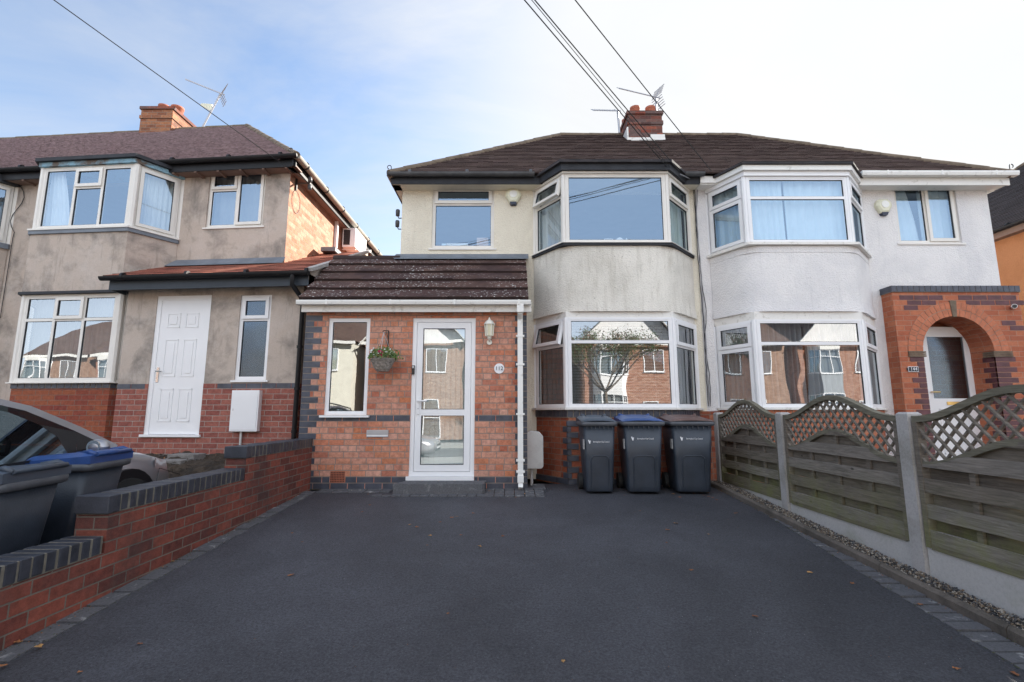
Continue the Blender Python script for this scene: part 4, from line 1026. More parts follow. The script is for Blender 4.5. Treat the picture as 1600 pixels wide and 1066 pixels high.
# ================================================================== NEIGHBOUR FAR RIGHT
H3 = thing('detached_house', (12.0, 11.5, 0), 'orange rendered house with grey tiled roof at the right edge', 'house')
HX, HF, HB, HZ = 9.9, 7.0, 15.0, 3.70 + EYE
m = MB(); m.box(HX + .22, 17.5, HF + .3, HB - .3, -.02, HZ + .02, 'orange_render'); m.build('wall', H3)
m = MB(); slope(m, (HX, HB, HZ), (HX, HF, HZ), (HX + 4, HB - 4, HZ + 3.2), (HX + 4, HF + 4, HZ + 3.2), .09, .17, 'roof_r', 'tile_butt')
m.quad((HX, HF, HZ), (17.7, HF, HZ), (13.91, HF + 4, HZ + 3.2), (13.9, HF + 4, HZ + 3.2), 'roof_r'); m.quad((17.7, HF, HZ), (17.7, HB, HZ), (13.91, HF + 4, HZ + 3.2), (13.9, HF + 4, HZ + 3.2), 'roof_r'); m.quad((HX, HB, HZ), (17.7, HB, HZ), (13.91, HF + 4, HZ + 3.2), (13.9, HF + 4, HZ + 3.2), 'roof_r')
ridge(m, (HX, HB, HZ), (HX + 4, HB - 4, HZ + 3.2)); m.build('roof', H3)
m = MB(); m.box(HX + .03, HX + .055, HF + .1, HB - .1, HZ - .17, HZ - .02, 'soffit'); m.box(HX + .055, HX + .22, HF + .1, HB - .1, HZ - .16, HZ - .14, 'soffit'); m.build('fascia', H3)
m = MB(); gutter(m, (HX - .02, HB, HZ - .01), (HX - .02, HF, HZ - .01), 'black'); m.build('gutter', H3)

# ================================================================== LEFT HOUSE (street line bends away: facade sheared back towards the left)
K, XA = .09, -3.78
SH = Matrix(((1, 0, 0, 0), (-K, 1, 0, K * XA), (0, 0, 1, 0), (0, 0, 0, 1)))
def LP(px, py, Y0):
    c = PX(px, py, 1); X = c * (Y0 + K * XA) / (1 + c * K); Y = Y0 + K * (XA - X)
    return X, PZ(py, Y)
YL, YLB, YLL = 7.8, 7.2, 7.07
H4 = thing('terraced_house', (-6.4, 10.3, .3), 'bare plastered house with purple tiled roof, white front door and red lean-to roof', 'house')
H5 = thing('terraced_house', (-12, 10.8, .3), 'next plastered house cut off by the left edge, beyond the bay window', 'house')
XLP = LP(24, 330, YL)[0]; XL0 = -16.0
lw = (LP(325, 310, YL)[0], LP(413, 310, YL)[0], LP(350, 355, YL)[1], LP(370, 266, YL)[1])
BL = [(LP(208, 320, YLB)[0] - 1.72 - .42, YL), (LP(62, 300, YLB)[0], YLB), (LP(208, 300, YLB)[0], YLB), (LP(282, 320, YL)[0], YL)]
BL[0] = (BL[1][0] - (BL[3][0] - BL[2][0]), YL)
zb1, zt1 = LP(130, 357, YLB)[1], LP(130, 260, YLB)[1]; zb0, zt0 = LP(110, 597, YLB)[1], LP(110, 460, YLB)[1]
ZEL = LP(440, 262, YL)[1] + .08
mb = MB(SH)
mb.wall(XLP, XA, 0, ZEL, YL, 'plaster', [lw, (BL[0][0], BL[3][0], zb1, zt1), (BL[0][0], BL[3][0], zb0, zt0)], .12)
mb.build('wall', H4)
mb = MB(); mb.quad((XA, YL, 0), (XA, 13.2, 0), (XA, 13.2, ZEL), (XA, YL, ZEL), 'brick_side'); mb.build('side_wall', H4)
mb = MB(SH); mb.box(XLP, XA - .05, 7.95, 12.8, 2.75, 2.85, 'floor'); mb.box(XLP, XA - .05, 10.3, 10.4, 0, ZEL, 'inside'); mb.box(XLP, XA - .05, 7.95, 12.8, ZEL - .06, ZEL - .01, 'inside'); mb.box(XLP + .02, XLP + .06, 7.95, 12.8, 0, ZEL, 'inside'); mb.build('interior', H4)
mb = MB(SH); mb.prism(closed(offs(BL, -.01), 7.9), 0, zb0 - .10, 'brick_leftbay'); mb.prism(closed(offs(BL, -.004), 7.9), zb0 - .1, zb0 - .02, 'mortar')
mb.build('bay_base', H4)
mb = MB()
for (a, b) in zip(offs(BL, .0), offs(BL, .0)[1:]):
    T, Lx = seg(a, b); m = MB(SH @ T); x = 0
    while x < Lx - .05:
        w = rnd.uniform(.07, .12); m.box(x + .006, min(x + w, Lx), -.003, .03, zb0 - .095, zb0 - .025, 'blue'); x += w + .01
    q = len(mb.v); mi = mb.mi('blue'); mb.v += m.v; mb.f += [[c + q for c in f] for f in m.f]; mb.m += [mi] * len(m.f); mb.sm += m.sm
mb.build('brick_course', H4)
mb = MB(SH); mb.prism(closed(offs(BL, .03), 7.84), zt0 + .03, zb1 - .09, 'plaster'); mb.prism(closed(offs(BL, .07), 7.79), zt0 - .0, zt0 + .04, 'fascia_dk'); mb.build('bay_panel', H4)
mb = MB(SH); mb.prism(closed(offs(BL, .06), 7.79), zb1 - .09, zb1 - .03, 'lead'); mb.prism(closed(offs(BL, .075), 7.79), zb1 - .03, zb1 - .002, 'upvc_cream'); mb.build('bay_sill', H4); mb = MB(SH); mb.prism(closed(offs(BL, .06), 7.79), zb0 - .02, zb0 - .002, 'upvc_cream')
mb.build('bay_sill', H4)
mb = MB(SH); mb.prism(closed(offs(BL, .05), 7.79), zt1, zt1 + .07, 'peel'); mb.prism(closed(offs(BL, .1), 7.79), zt1 + .072, zt1 + .13, 'fascia_dk'); mb.build('bay_roof', H4)
def bayL(parent, pts, z0, z1, l, m_, r, fm, gl='glass'):
    for (a, b), cells in zip(zip(pts, pts[1:]), (l, m_, r)):
        T, Lx = seg(a, b); win(parent, SH @ T @ Matrix.Translation((.03, 0, 0)), Lx - .06, z0, z1, cells, fm, gl, sill=0, outer=.04)
    for p in pts:
        mb = MB(SH); mb.prism([(p[0] + .05 * math.cos(t), p[1] + .03 + .05 * math.sin(t)) for t in [R(22.5 + 45 * k) for k in range(8)]], z0, z1, fm); mb.build('corner_post', parent)
upc = [(0, .36, 0, 1, 'f'), (.36, .68, 0, .67, 'f'), (.36, .68, .67, 1, 'o'), (.68, 1, 0, 1, 'f')]
loc_ = [(0, .33, 0, .72, 'f'), (.33, .66, 0, .72, 'f'), (.66, 1, 0, .72, 'f'), (0, .33, .72, 1, 'f'), (.33, .66, .72, 1, 'o'), (.66, 1, .72, 1, 'f')]
bayL(H4, BL, zb1, zt1, S['full'], upc, S['full'], 'upvc_cream'); bayL(H4, BL, zb0, zt0, S['full'], loc_, S['full'], 'upvc_cream', 'glass_low')
win(H4, SH @ frameT(lw[0], YL + .03), lw[1] - lw[0], lw[2], lw[3], [(0, .5, 0, .68, 'f'), (0, .5, .68, 1, 'o'), (.5, 1, 0, 1, 'o')], 'upvc_cream', 'glass')
# roof
YEL = 7.5; ZGL = LP(440, 243, YEL)[1]; YRL = 10.3; ZRL = PZ(200, 10.6); XEL = -3.55; XRL = -6.2
mb = MB(SH); slope(mb, (XLP, YEL, ZGL), (XEL, YEL, ZGL), (XLP, YRL, ZRL), (XRL, YRL, ZRL), .105, .17, 'roof_l', 'butt_glint', .020, .002)
mb.quad((XEL, YEL, ZGL), (XEL, 13.1, ZGL), (XRL, YRL, ZRL), (XRL, YRL, ZRL), 'roof_l'); mb.quad((XLP, 13.1, ZGL), (XEL, 13.1, ZGL), (XRL, YRL, ZRL), (XLP, YRL, ZRL), 'roof_l')
ridge(mb, (XEL, YEL, ZGL), (XRL, YRL, ZRL)); ridge(mb, (XLP, YRL, ZRL), (XRL, YRL, ZRL), .05); mb.build('roof', H4)
mb = MB(SH); mb.box(XLP, XEL - .03, YEL + .06, YEL + .085, ZGL - .17, ZGL - .02, 'black'); mb.box(XLP, XEL - .03, YEL + .085, YL, ZGL - .16, ZGL - .14, 'soffit')
x = XLP + .3
while x < XEL - .1: mb.box(x, x + .04, YEL + .07, YL, ZGL - .19, ZGL - .161, 'soffit'); x += .4
mb.build('fascia', H4)
mb = MB(); mb.box(XEL - .09, XEL - .06, YEL + .02, 13.1, ZGL - .17, ZGL - .02, 'black'); mb.box(XA, XEL - .09, YEL + .1, 13.1, ZGL - .16, ZGL - .135, 'soffit'); mb.build('side_fascia', H4)
mb = MB(SH); gutter(mb, (XLP, YEL, ZGL), (XEL + .02, YEL, ZGL), 'black'); mb.build('gutter', H4)
mb = MB(); gutter(mb, (XEL, YEL + .0, ZGL), (XEL, 13.1, ZGL), 'gut_sunlit', .06, 'black'); mb.build('side_gutter', H4)
hipiron(H4, XEL - .08, YEL, ZGL + .03)
YCL = 10.1; lx0, lx1 = LP(222, 180, YCL)[0], LP(268, 180, YCL)[0]
ycl = YCL + K * (XA - (lx0 + lx1) / 2)
o = chimney(H4, lx0, lx1, ycl, ycl + .95, 5.9, PZ(167, ycl), 'chimney_l', [(lx0 + .3, ycl + .3, .12), (lx1 - .16, ycl + .35, .13)])
# lean-to with front door
XT0, XT1 = LP(196, 500, YLL)[0], LP(468, 560, YLL)[0]
zgt = LP(330, 428, YLL - .35)[1]; zwt = zgt - .12
zs_ = LP(330, 606, YLL)[1]; rl = .078; ksl = round(zs_ / rl)
ldr = (LP(236, 560, YLL)[0], LP(322, 560, YLL)[0], LP(270, 679, YLL)[1], LP(285, 462, YLL)[1]); lnw = (LP(371, 530, YLL)[0], LP(420, 530, YLL)[0], LP(395, 594, YLL)[1], LP(398, 461, YLL)[1])
zst_ = (ksl + 1) * rl
mb = MB(SH); mb.wall(XT0, XT1, zst_, zwt, YLL, 'plaster', [(ldr[0], ldr[1], zst_ - .1, ldr[3]), lnw], .1)
mb.quad((XT1, YLL, .2), (XT1, YLL, zwt + .0), (XT1, 9, zwt), (XT1, 9, .2), 'plaster'); mb.quad((XT0, YLL, .2), (XT0, YLL, zwt), (XT0, YL, zwt), (XT0, YL, .2), 'plaster'); mb.build('lean_to_wall', H4)
mb = MB(SH); mb.wall(XT0, XT1, .0, zst_, YLL - .006, 'brick_left', [(ldr[0], ldr[1], ldr[2] - .03, zst_ + .1)], .1)
mb.quad((XT1 + .002, YLL - .006, 0), (XT1 + .002, YLL - .006, zst_), (XT1 + .002, 9, zst_), (XT1 + .002, 9, 0), 'brick_left')
x = XT0
while x < XT1:
    e = min(x + .215, XT1)
    if not (x < ldr[1] + .02 and e > ldr[0] - .02): mb.box(x, e, YLL - .010, YLL, ksl * rl + .005, zst_ - .004, 'blue')
    x += .225
mb.box(XT0, XT1, YLL - .02, YLL - .007, .2, .36, 'concrete'); mb.build('lean_to_base', H4)
mb = MB(SH); mb.box(XT0 + .05, XT1 - .05, 7.6, 7.65, .2, zwt, 'inside'); mb.box(XT0 + .05, XT1 - .05, 7.2, 7.6, .2, .3, 'inside'); mb.build('lean_to_interior', H4)
win(H4, SH @ frameT(lnw[0], YLL + .02), lnw[1] - lnw[0], lnw[2], lnw[3], [(0, 1, 0, .72, 'f'), (0, 1, .72, 1, 'o')], 'upvc', 'frost')
d3, a, b, c, d = panel_door(H4, *ldr[:4], YLL + .012, SH)
m = MB(SH); yy = YLL + .012; m.box(a, b, yy + .01, yy + .05, c, d, 'upvc'); W_, Hh = b - a, d - c
for (u0, u1_) in ((.16, .44), (.56, .84)):
    for v0, v1 in ((.09, .33), (.42, .70), (.79, .90)):
        m.box(a + u0 * W_, a + u1_ * W_, yy + .003, yy + .012, c + v0 * Hh, c + v0 * Hh + .014, 'upvc'); m.box(a + u0 * W_, a + u1_ * W_, yy + .003, yy + .012, c + v1 * Hh - .014, c + v1 * Hh, 'upvc')
        m.box(a + u0 * W_, a + u0 * W_ + .014, yy + .003, yy + .012, c + v0 * Hh, c + v1 * Hh, 'upvc'); m.box(a + u1_ * W_ - .014, a + u1_ * W_, yy + .003, yy + .012, c + v0 * Hh, c + v1 * Hh, 'upvc')
        m.box(a + (u0 + .07) * W_, a + (u1_ - .07) * W_, yy + .002, yy + .012, c + v0 * Hh + .05, c + v1 * Hh - .05, 'upvc')
m.build('door_leaf', d3)
m = MB(SH); hz = c + Hh * .44; m.box(a + .03, a + .065, yy - .0, yy + .008, hz - .12, hz + .1, 'chrome'); m.tube([(a + .047, yy, hz + .04), (a + .047, yy - .04, hz + .04), (a + .14, yy - .04, hz + .04)], .009, 'chrome'); m.build('handle', d3)
# lean-to roof
yt0 = YLL - .33; sl = .44
def zr(y): return zgt + .02 + (y - yt0) * sl
mb = MB(SH); XV = XT1 + .20
slope(mb, (XT0 - .15, yt0, zr(yt0)), (XV, yt0, zr(yt0)), (XT0 + .05, YL, zr(YL)), (XV, YL, zr(YL)), .14, .19, 'shingle', 'tile_butt', .008, .002)
slope(mb, (XA + .0, YL, zr(YL)), (XV, YL, zr(YL)), (XA + .0, 9.5, zr(9.5)), (XV, 9.5, zr(9.5)), .14, .19, 'shingle', 'tile_butt', .008, .002)
mb.quad((XA, 9.5, zr(9.5)), (XV, 9.5, zr(9.5)), (XV, 11.5, zr(9.5) - .9), (XA, 11.5, zr(9.5) - .9), 'shingle')
mb.build('lean_to_roof', H4)
mb = MB(SH); mb.quad((XV - .02, yt0 + .05, zr(yt0) - .02), (XV - .02, 9.5, zr(9.5) - .02), (XV - .02, 9.5, 1), (XV - .02, yt0 + .4, 1), 'plaster'); mb.bar((XV + .0, yt0, zr(yt0) + .01), (XV + .0, 9.5, zr(9.5) + .01), .10, .05, 'concrete'); mb.build('verge', H4)
mb = MB(SH); mb.quad((XT0 + .02, YL - .01, zr(YL) + .10), (XA + .02, YL - .01, zr(YL) + .1), (XA + .05, YL - .16, zr(YL - .16) + .025), (XT0 - .0, YL - .16, zr(YL - .16) + .025), 'lead'); mb.build('lead_flashing', H4)
mb = MB(SH); mb.box(XT0 - .1, XV - .02, yt0 + .07, yt0 + .095, zwt - .06, zgt - .005, 'anthracite'); mb.box(XT0 - .1, XV - .02, yt0 + .095, YLL - .001, zwt - .0, zwt + .02, 'anthracite'); mb.box(XT0 - .1, XT0 - .075, yt0 + .095, YLL + .05, zwt - .06, zgt - .005, 'anthracite'); mb.box(XV - .045, XV - .02, yt0 + .095, YLL + .2, zwt - .05, zgt, 'black')
mb.build('lean_to_fascia', H4)
mb = MB(SH); gutter(mb, (XT0 - .18, yt0, zgt), (XV - .02, yt0, zgt), 'black', .055); mb.build('lean_to_gutter', H4)
mb = MB(SH); xp = XT1 - .03; mb.tube([(xp, yt0, zgt - .03), (xp, yt0, zgt - .18), (xp + .05, YLL - .08, zgt - .33), (xp + .05, YLL - .05, zgt - .4), (xp + .04, YLL - .05, .25)], .034, 'black', 10)
for z in (.7, 1.3, 1.9): mb.tube([(xp + .045, YLL - .05, z), (xp + .045, YLL - .05, z + .04)], .045, 'black', 10)
mb.build('downpipe', H4)
mb = MB(SH); q0, q1 = LP(360, 674, YLL - .05), LP(408, 610, YLL - .05); mb.box(q0[0], q1[0], YLL - .09, YLL - .006, q0[1], q1[1], 'upvc'); mb.box(q0[0] + .02, q1[0] - .02, YLL - .096, YLL - .088, q0[1] + .02, q1[1] - .02, 'upvc'); mb.tube([((q0[0] + q1[0]) / 2 - .05, YLL - .04, .3), ((q0[0] + q1[0]) / 2 - .05, YLL - .04, q0[1])], .018, 'metalbox', 8)
mb.box(q0[0] + .035, q0[0] + .045, YLL - .1, YLL - .09, (q0[1] + q1[1]) / 2, (q0[1] + q1[1]) / 2 + .03, 'steel')
mb.build('meter_box', label='white meter cupboard on the red brick beside the white panelled door', category='meter box')
# concrete steps
mb = MB(SH); a0, a1 = LP(255, 720, 6.3)[0], LP(297, 720, 6.3)[0]
mb.box(LP(236, 728, 6.1)[0], LP(282, 728, 6.1)[0], 6.1, 6.4, .0, LP(270, 719, 6.15)[1], 'step_conc'); mb.box(a0, a1, 6.36, 6.62, .1, LP(290, 709, 6.5)[1], 'step_conc')
mb.build('front_steps', bevel=.01, weld=True, label='old concrete steps below the white panelled door', category='steps')
# air-con unit and white pipe on the sunlit flank
A = thing('air_conditioner', (XA + .2, 11.0, 3.1), 'white air conditioning unit on the sunlit brick flank', 'air conditioner')
ya = 10.3; z0, z1 = PZ(386, ya), PZ(356, ya)
m = MB(); m.box(XA + .03, XA + .32, ya, ya + .8, z0, z1, 'upvc'); m.build('casing', A, bevel=.01); m = MB(); m.box(XA + .06, XA + .2, ya - .008, ya - .001, z0 + .05, z1 - .05, 'vent_dark')
for i in range(8): m.box(XA + .06, XA + .2, ya - .014, ya - .008, z0 + .06 + i * (z1 - z0 - .12) / 7, z0 + .068 + i * (z1 - z0 - .12) / 7, 'gut_grey')
m.build('grille', A); m = MB(); m.box(XA, XA + .3, ya + .1, ya + .14, z0 - .03, z0, 'upvc'); m.box(XA, XA + .3, ya + .66, ya + .70, z0 - .03, z0, 'upvc'); m.build('bracket', A)
m = MB(); m.box(XA + .001, XA + .06, 9.9, 9.97, PZ(386, 9.9), PZ(338, 9.9), 'upvc'); m.build('trunking', H4)
m = MB(); m.box(XA + .1, XA + .38, 9.0, 9.5, zr(9.05) + .07, zr(9.05) + .15, 'lead'); m.build('roof_vent', H4)
# wire bracket on the flank, camera under the eaves
W = thing('cable_bracket', (XA, 7.95, 3.9), 'rusty bracket with two insulators on the sunlit brick flank', 'bracket')
z = PZ(291, 8.1); m = MB(); m.bar((XA, 8.0, z), (XA + .26, 8.0, z), .03, .02, 'iron'); m.bar((XA + .01, 8.0, z - .12), (XA + .01, 8.0, z + .12), .03, .04, 'iron'); m.build('arm', W)
for dz in (.07, -.07):
    m = MB(); m.lathe([(.0, -.05), (.032, -.045), (.036, 0), (.03, .045), (0, .05)], (XA + .25, 8.0, z + dz), 'insul', 12); m.build('insulator', W)
mb = MB(); mb.tube([(XA + .01, 8.05 + .16 * math.cos(t), z - .32 + .2 * math.sin(t)) for t in [k * .25 for k in range(60)]], .004, 'cable', 4); mb.build('cable_coil', label='loops of thin black cable hanging on the sunlit brick flank', category='cable')
Cc = thing('security_camera', P3(441, 250, 7.6), 'grey dome camera under the left house eaves', 'camera'); p = P3(440, 249, 7.6)
m = MB(); m.tube([p + Vector((-.05, -.02, 0)), p + Vector((.04, 0, .01))], .033, 'alu', 10); m.build('housing', Cc); m = MB(); m.tube([p + Vector((.03, 0, 0)), p + Vector((.07, .02, .02))], .018, 'alu', 8); m.build('bracket', Cc)
W = thing('cable_bracket', (XL, YW + .1, 3.9), 'two grey insulators on the left corner of the cream house', 'bracket')
for py in (333, 350):
    z = PZ(py, 7.6); m = MB(); m.lathe([(.0, -.055), (.032, -.05), (.036, .03), (.03, .055), (0, .06)], (XL - .09, 7.6, z), 'insul', 12); m.build('insulator', W); m = MB(); m.tube([(XL - .09, 7.6, z - .05), (XL - .07, 7.6, z - .09), (XL, 7.6, z - .09)], .009, 'iron', 6); m.build('arm', W)

# far-left house
mb = MB(SH); mb.wall(XL0, XLP, 0, ZEL, YL, 'plaster', [], .12); mb.build('wall', H5)
mb = MB(SH); slope(mb, (XL0, YEL, ZGL), (XLP, YEL, ZGL), (XL0, YRL, ZRL), (XLP, YRL, ZRL), .105, .17, 'roof_l', 'butt_glint', .020, .002); mb.quad((XL0, 13.1, ZGL), (XLP, 13.1, ZGL), (XLP, YRL, ZRL), (XL0, YRL, ZRL), 'roof_l'); ridge(mb, (XL0, YRL, ZRL), (XLP, YRL, ZRL), .05); mb.build('roof', H5)
mb = MB(SH); gutter(mb, (XL0, YEL, ZGL), (XLP, YEL, ZGL), 'black'); mb.box(XL0, XLP, YEL + .06, YEL + .085, ZGL - .17, ZGL - .02, 'black'); mb.box(XL0, XLP, YEL + .085, YL, ZGL - .16, ZGL - .14, 'soffit'); mb.build('gutter', H5)
b3 = LP(22, 330, YL)[0] - .02; BN = [(b3 - 2.4, YL), (b3 - 2.0, YLB), (b3 - .38, YLB), (b3, YL)]
mb = MB(SH); mb.prism(closed(offs(BN, 0.), 7.9), 0, zb0 - .03, 'brick_leftbay'); mb.prism(closed(offs(BN, .03), 7.84), zt0 + .03, zb1 - .09, 'plaster'); mb.prism(closed(offs(BN, .07), 7.79), zb1 - .09, zb1, 'lead'); mb.prism(closed(offs(BN, .1), 7.79), zt1, zt1 + .13, 'fascia_dk')
mb.prism(closed(offs(BN, -.12), 7.79), zb1, zt1, 'inside'); mb.prism(closed(offs(BN, -.12), 7.79), zb0, zt0, 'inside'); mb.build('bay_panel', H5)
bayL(H5, BN, zb1, zt1, S['full'], upc, S['full'], 'upvc_cream'); bayL(H5, BN, zb0, zt0, S['full'], loc_, S['full'], 'upvc_cream')
mb = MB(SH); xq = LP(30, 330, YL)[0]; pts = [(xq + .0, YL - .02, PZ(285, 8.2))]
for k in range(24): pts.append((xq + .10 * math.sin(k * .8) * (k < 9) - .02, YL - .02, PZ(290 + k * 9, 8.2)))
mb.tube(pts, .006, 'cable', 4); mb.build('wall_cable', label='thin black cable straggling down the plaster left of the upper bay', category='cable')

# ================================================================== BOUNDARY WALL
BW = thing('brick_wall', (-2.71, 3.8, 0), 'stepped red brick boundary wall with dark blue brick coping', 'wall')
w0, w1 = -2.82, -2.612
secs = [(.9, 3.28, -.775 + EYE), (3.28, 4.9, -.535 + EYE), (4.9, 6.5, -.33 + EYE)]
mb = MB()
for i, (a, b, t) in enumerate(secs):
    mb.box(w0, w1, a, b, -.6, t - .115, 'brick_red')
mb.build('brickwork', BW)
mb = MB()
for i, (a, b, t) in enumerate(secs):
    a2 = a - .02 if i else a
    mb.box(w0 + .004, w1 + .001, a2 + .006, b - (.0 if i == 2 else .02), t - .115, t - .003, 'coping_mortar')
    y = a2
    if i: mb.box(w0 - .005, w1 + .008, y, y + .10, t - .11, t + .002, 'blue_dk'); y += .112
    while y < b - .03:
        j = rnd.uniform(-.004, .004); mb.box(w0 - .003, w1 + .005 + j, y, min(y + .062, b - .004), t - .108, t + j * .6, 'blue_dk'); y += .076
mb.build('coping', BW, bevel=.005, weld=False)

# ================================================================== FENCE
FN = thing('fence', (2.97, 4.5, 0), 'weathered wooden fence with arched lattice tops, concrete posts and gravel boards', 'fence')
FX = 2.97; posts = [7.06, 5.39, 3.68, 1.97]
for y in posts:
    m = MB(); zt = EYE + .0
    m.prism([(FX - .06, y - .055), (FX + .05, y - .055), (FX + .05, y + .055), (FX - .06, y + .055)], gz(y) - .1, zt - .01, 'concrete', top=False)
    m.add([(FX - .06, y - .055, zt - .01), (FX + .05, y - .055, zt - .01), (FX + .05, y + .055, zt - .01), (FX - .06, y + .055, zt - .01), (FX - .045, y - .04, zt + .006), (FX + .035, y - .04, zt + .006), (FX + .035, y + .04, zt + .006), (FX - .045, y + .04, zt + .006)], [(0, 1, 5, 4), (1, 2, 6, 5), (2, 3, 7, 6), (3, 0, 4, 7), (4, 5, 6, 7)], 'concrete')
    m.build('post', FN)
GB = -.94 + EYE
for ya, yb in zip(posts[1:], posts):
    a, b = ya + .06, yb - .06
    m = MB(); m.box(FX - .03, FX + .02, a, b, gz(a) - .25, GB, 'gboard'); m.build('gravel_board', FN)
    a += .01; b -= .01; c0, c1 = a + .04, b - .04
    def s_(y): t = (y - a) / (b - a); return .5 - .5 * math.cos(2 * math.pi * t)
    def top(y): return EYE - .045 + .185 * s_(y) ** 1.1
    def low(y): return EYE - .365 + .20 * s_(y) ** 1.1
    p = MB()
    # side stiles
    for (q0, q1, yy) in ((a, c0, a), (c1, b, b)): p.box(FX - .045, FX + .015, q0, q1, GB + .005, top(yy) - .02, 'wood')
    z = GB + .0; k = 0; bh = .098
    p.box(FX - .040, FX + .012, c0, c1, z - .004, z + .035, 'wood'); z += .03
    while z < low((a + b) / 2):
        xo = -.036 if k % 2 == 0 else .012; NS = 30; wm = rnd.choice(('wood', 'wood2')) if k % 2 == 0 else rnd.choice(('wood', 'wood3')); zj = rnd.uniform(-.004, .004)
        for i in range(NS):
            y0, y1 = c0 + (c1 - c0) * i / NS, c0 + (c1 - c0) * (i + 1) / NS
            wv = lambda yy: .008 * math.sin((yy - a) / (b - a) * math.pi * 4 + k * math.pi)
            h0, h1 = min(z + bh, low(y0)), min(z + bh, low(y1))
            if h0 <= z + .003 and h1 <= z + .003: continue
            h0, h1 = max(h0, z), max(h1, z)
            x0, x1 = FX + xo + wv(y0), FX + xo + wv(y1)
            p.quad((x0, y0, z), (x1, y1, z), (x1, y1, h1), (x0, y0, h0), wm); p.quad((x0 + .012, y0, z), (x1 + .012, y1, z), (x1 + .012, y1, h1), (x0 + .012, y0, h0), wm)
            p.quad((x0, y0, z), (x1, y1, z), (x1 + .012, y1, z), (x0 + .012, y0, z), wm); p.quad((x0, y0, h0), (x1, y1, h1), (x1 + .012, y1, h1), (x0 + .012, y0, h0), wm)
        z += bh * .90; k += 1
    for f in (.25, .5, .75):
        yy = a + (b - a) * f; p.box(FX - .016, FX + .006, yy - .02, yy + .02, GB + .02, low(yy), 'wood')
    po = p.build('panel', FN)
    l = MB()
    for sgn, xo in ((1, -.022), (-1, -.006)):
        q = a - 1.0
        while q < b + 1.0:
            inside = []; 
            for i in range(101):
                h = -.42 + .62 * i / 100; yy = q + sgn * h * .95; zz = EYE + h
                ok = c0 - .02 <= yy <= c1 + .02 and low(yy) - .01 <= zz <= top(yy) + .01
                if ok: inside.append((yy, zz))
                if (not ok or i == 100) and len(inside) > 2:
                    l.bar((FX + xo, *inside[0]), (FX + xo, *inside[-1]), .012, .020, 'lattice', (1, 0, 0)); 
                if not ok: inside = []
            q += .098
    l.T = None; l.build('lattice', po)
    r = MB(); NS = 36
    for fn, hh, ww in ((top, .045, .06), (low, .04, .035)):
        for i in range(NS):
            y0, y1 = c0 - .04 + (c1 - c0 + .08) * i / NS, c0 - .04 + (c1 - c0 + .08) * (i + 1) / NS
            z0, z1 = fn(y0), fn(y1); x0, x1 = FX - .015 - ww / 2, FX - .015 + ww / 2
            r.add([(x, y, z + dz) for y, z in ((y0, z0), (y1, z1)) for x, dz in ((x0, -hh / 2), (x1, -hh / 2), (x1, hh / 2), (x0, hh / 2))], [(0, 1, 5, 4), (1, 2, 6, 5), (2, 3, 7, 6), (3, 0, 4, 7)] + ([(0, 1, 2, 3)] if i == 0 else []) + ([(4, 5, 6, 7)] if i == NS - 1 else []), 'rail')
    r.build('arched_rail', po, weld=True)

# ================================================================== WHEELED BINS
def rrect(w, d, r, n=5, cy=0):
    pts = []
    for cx, cyy, t0 in ((w / 2 - r, d / 2 - r, 0), (-w / 2 + r, d / 2 - r, 90), (-w / 2 + r, -d / 2 + r, 180), (w / 2 - r, -d / 2 + r, 270)):
        for k in range(n + 1):
            t = R(t0 + 90 * k / n); pts.append((cx + r * math.cos(t), cy + cyy + r * math.sin(t)))
    return pts
def loft(mb, levels, mat, cap0=True, cap1=True):
    n = len(levels[0][0]); vs = [(x, y, z) for pts, z in levels for x, y in pts]
    fs = [(j * n + i, j * n + (i + 1) % n, (j + 1) * n + (i + 1) % n, (j + 1) * n + i) for j in range(len(levels) - 1) for i in range(n)]
    mb.add(vs, fs, mat, True)
    if cap0: mb.add([(x, y, levels[0][1]) for x, y in levels[0][0]][::-1], [tuple(range(n))], mat)
    if cap1: mb.add([(x, y, levels[-1][1]) for x, y in levels[-1][0]], [tuple(range(n))], mat)
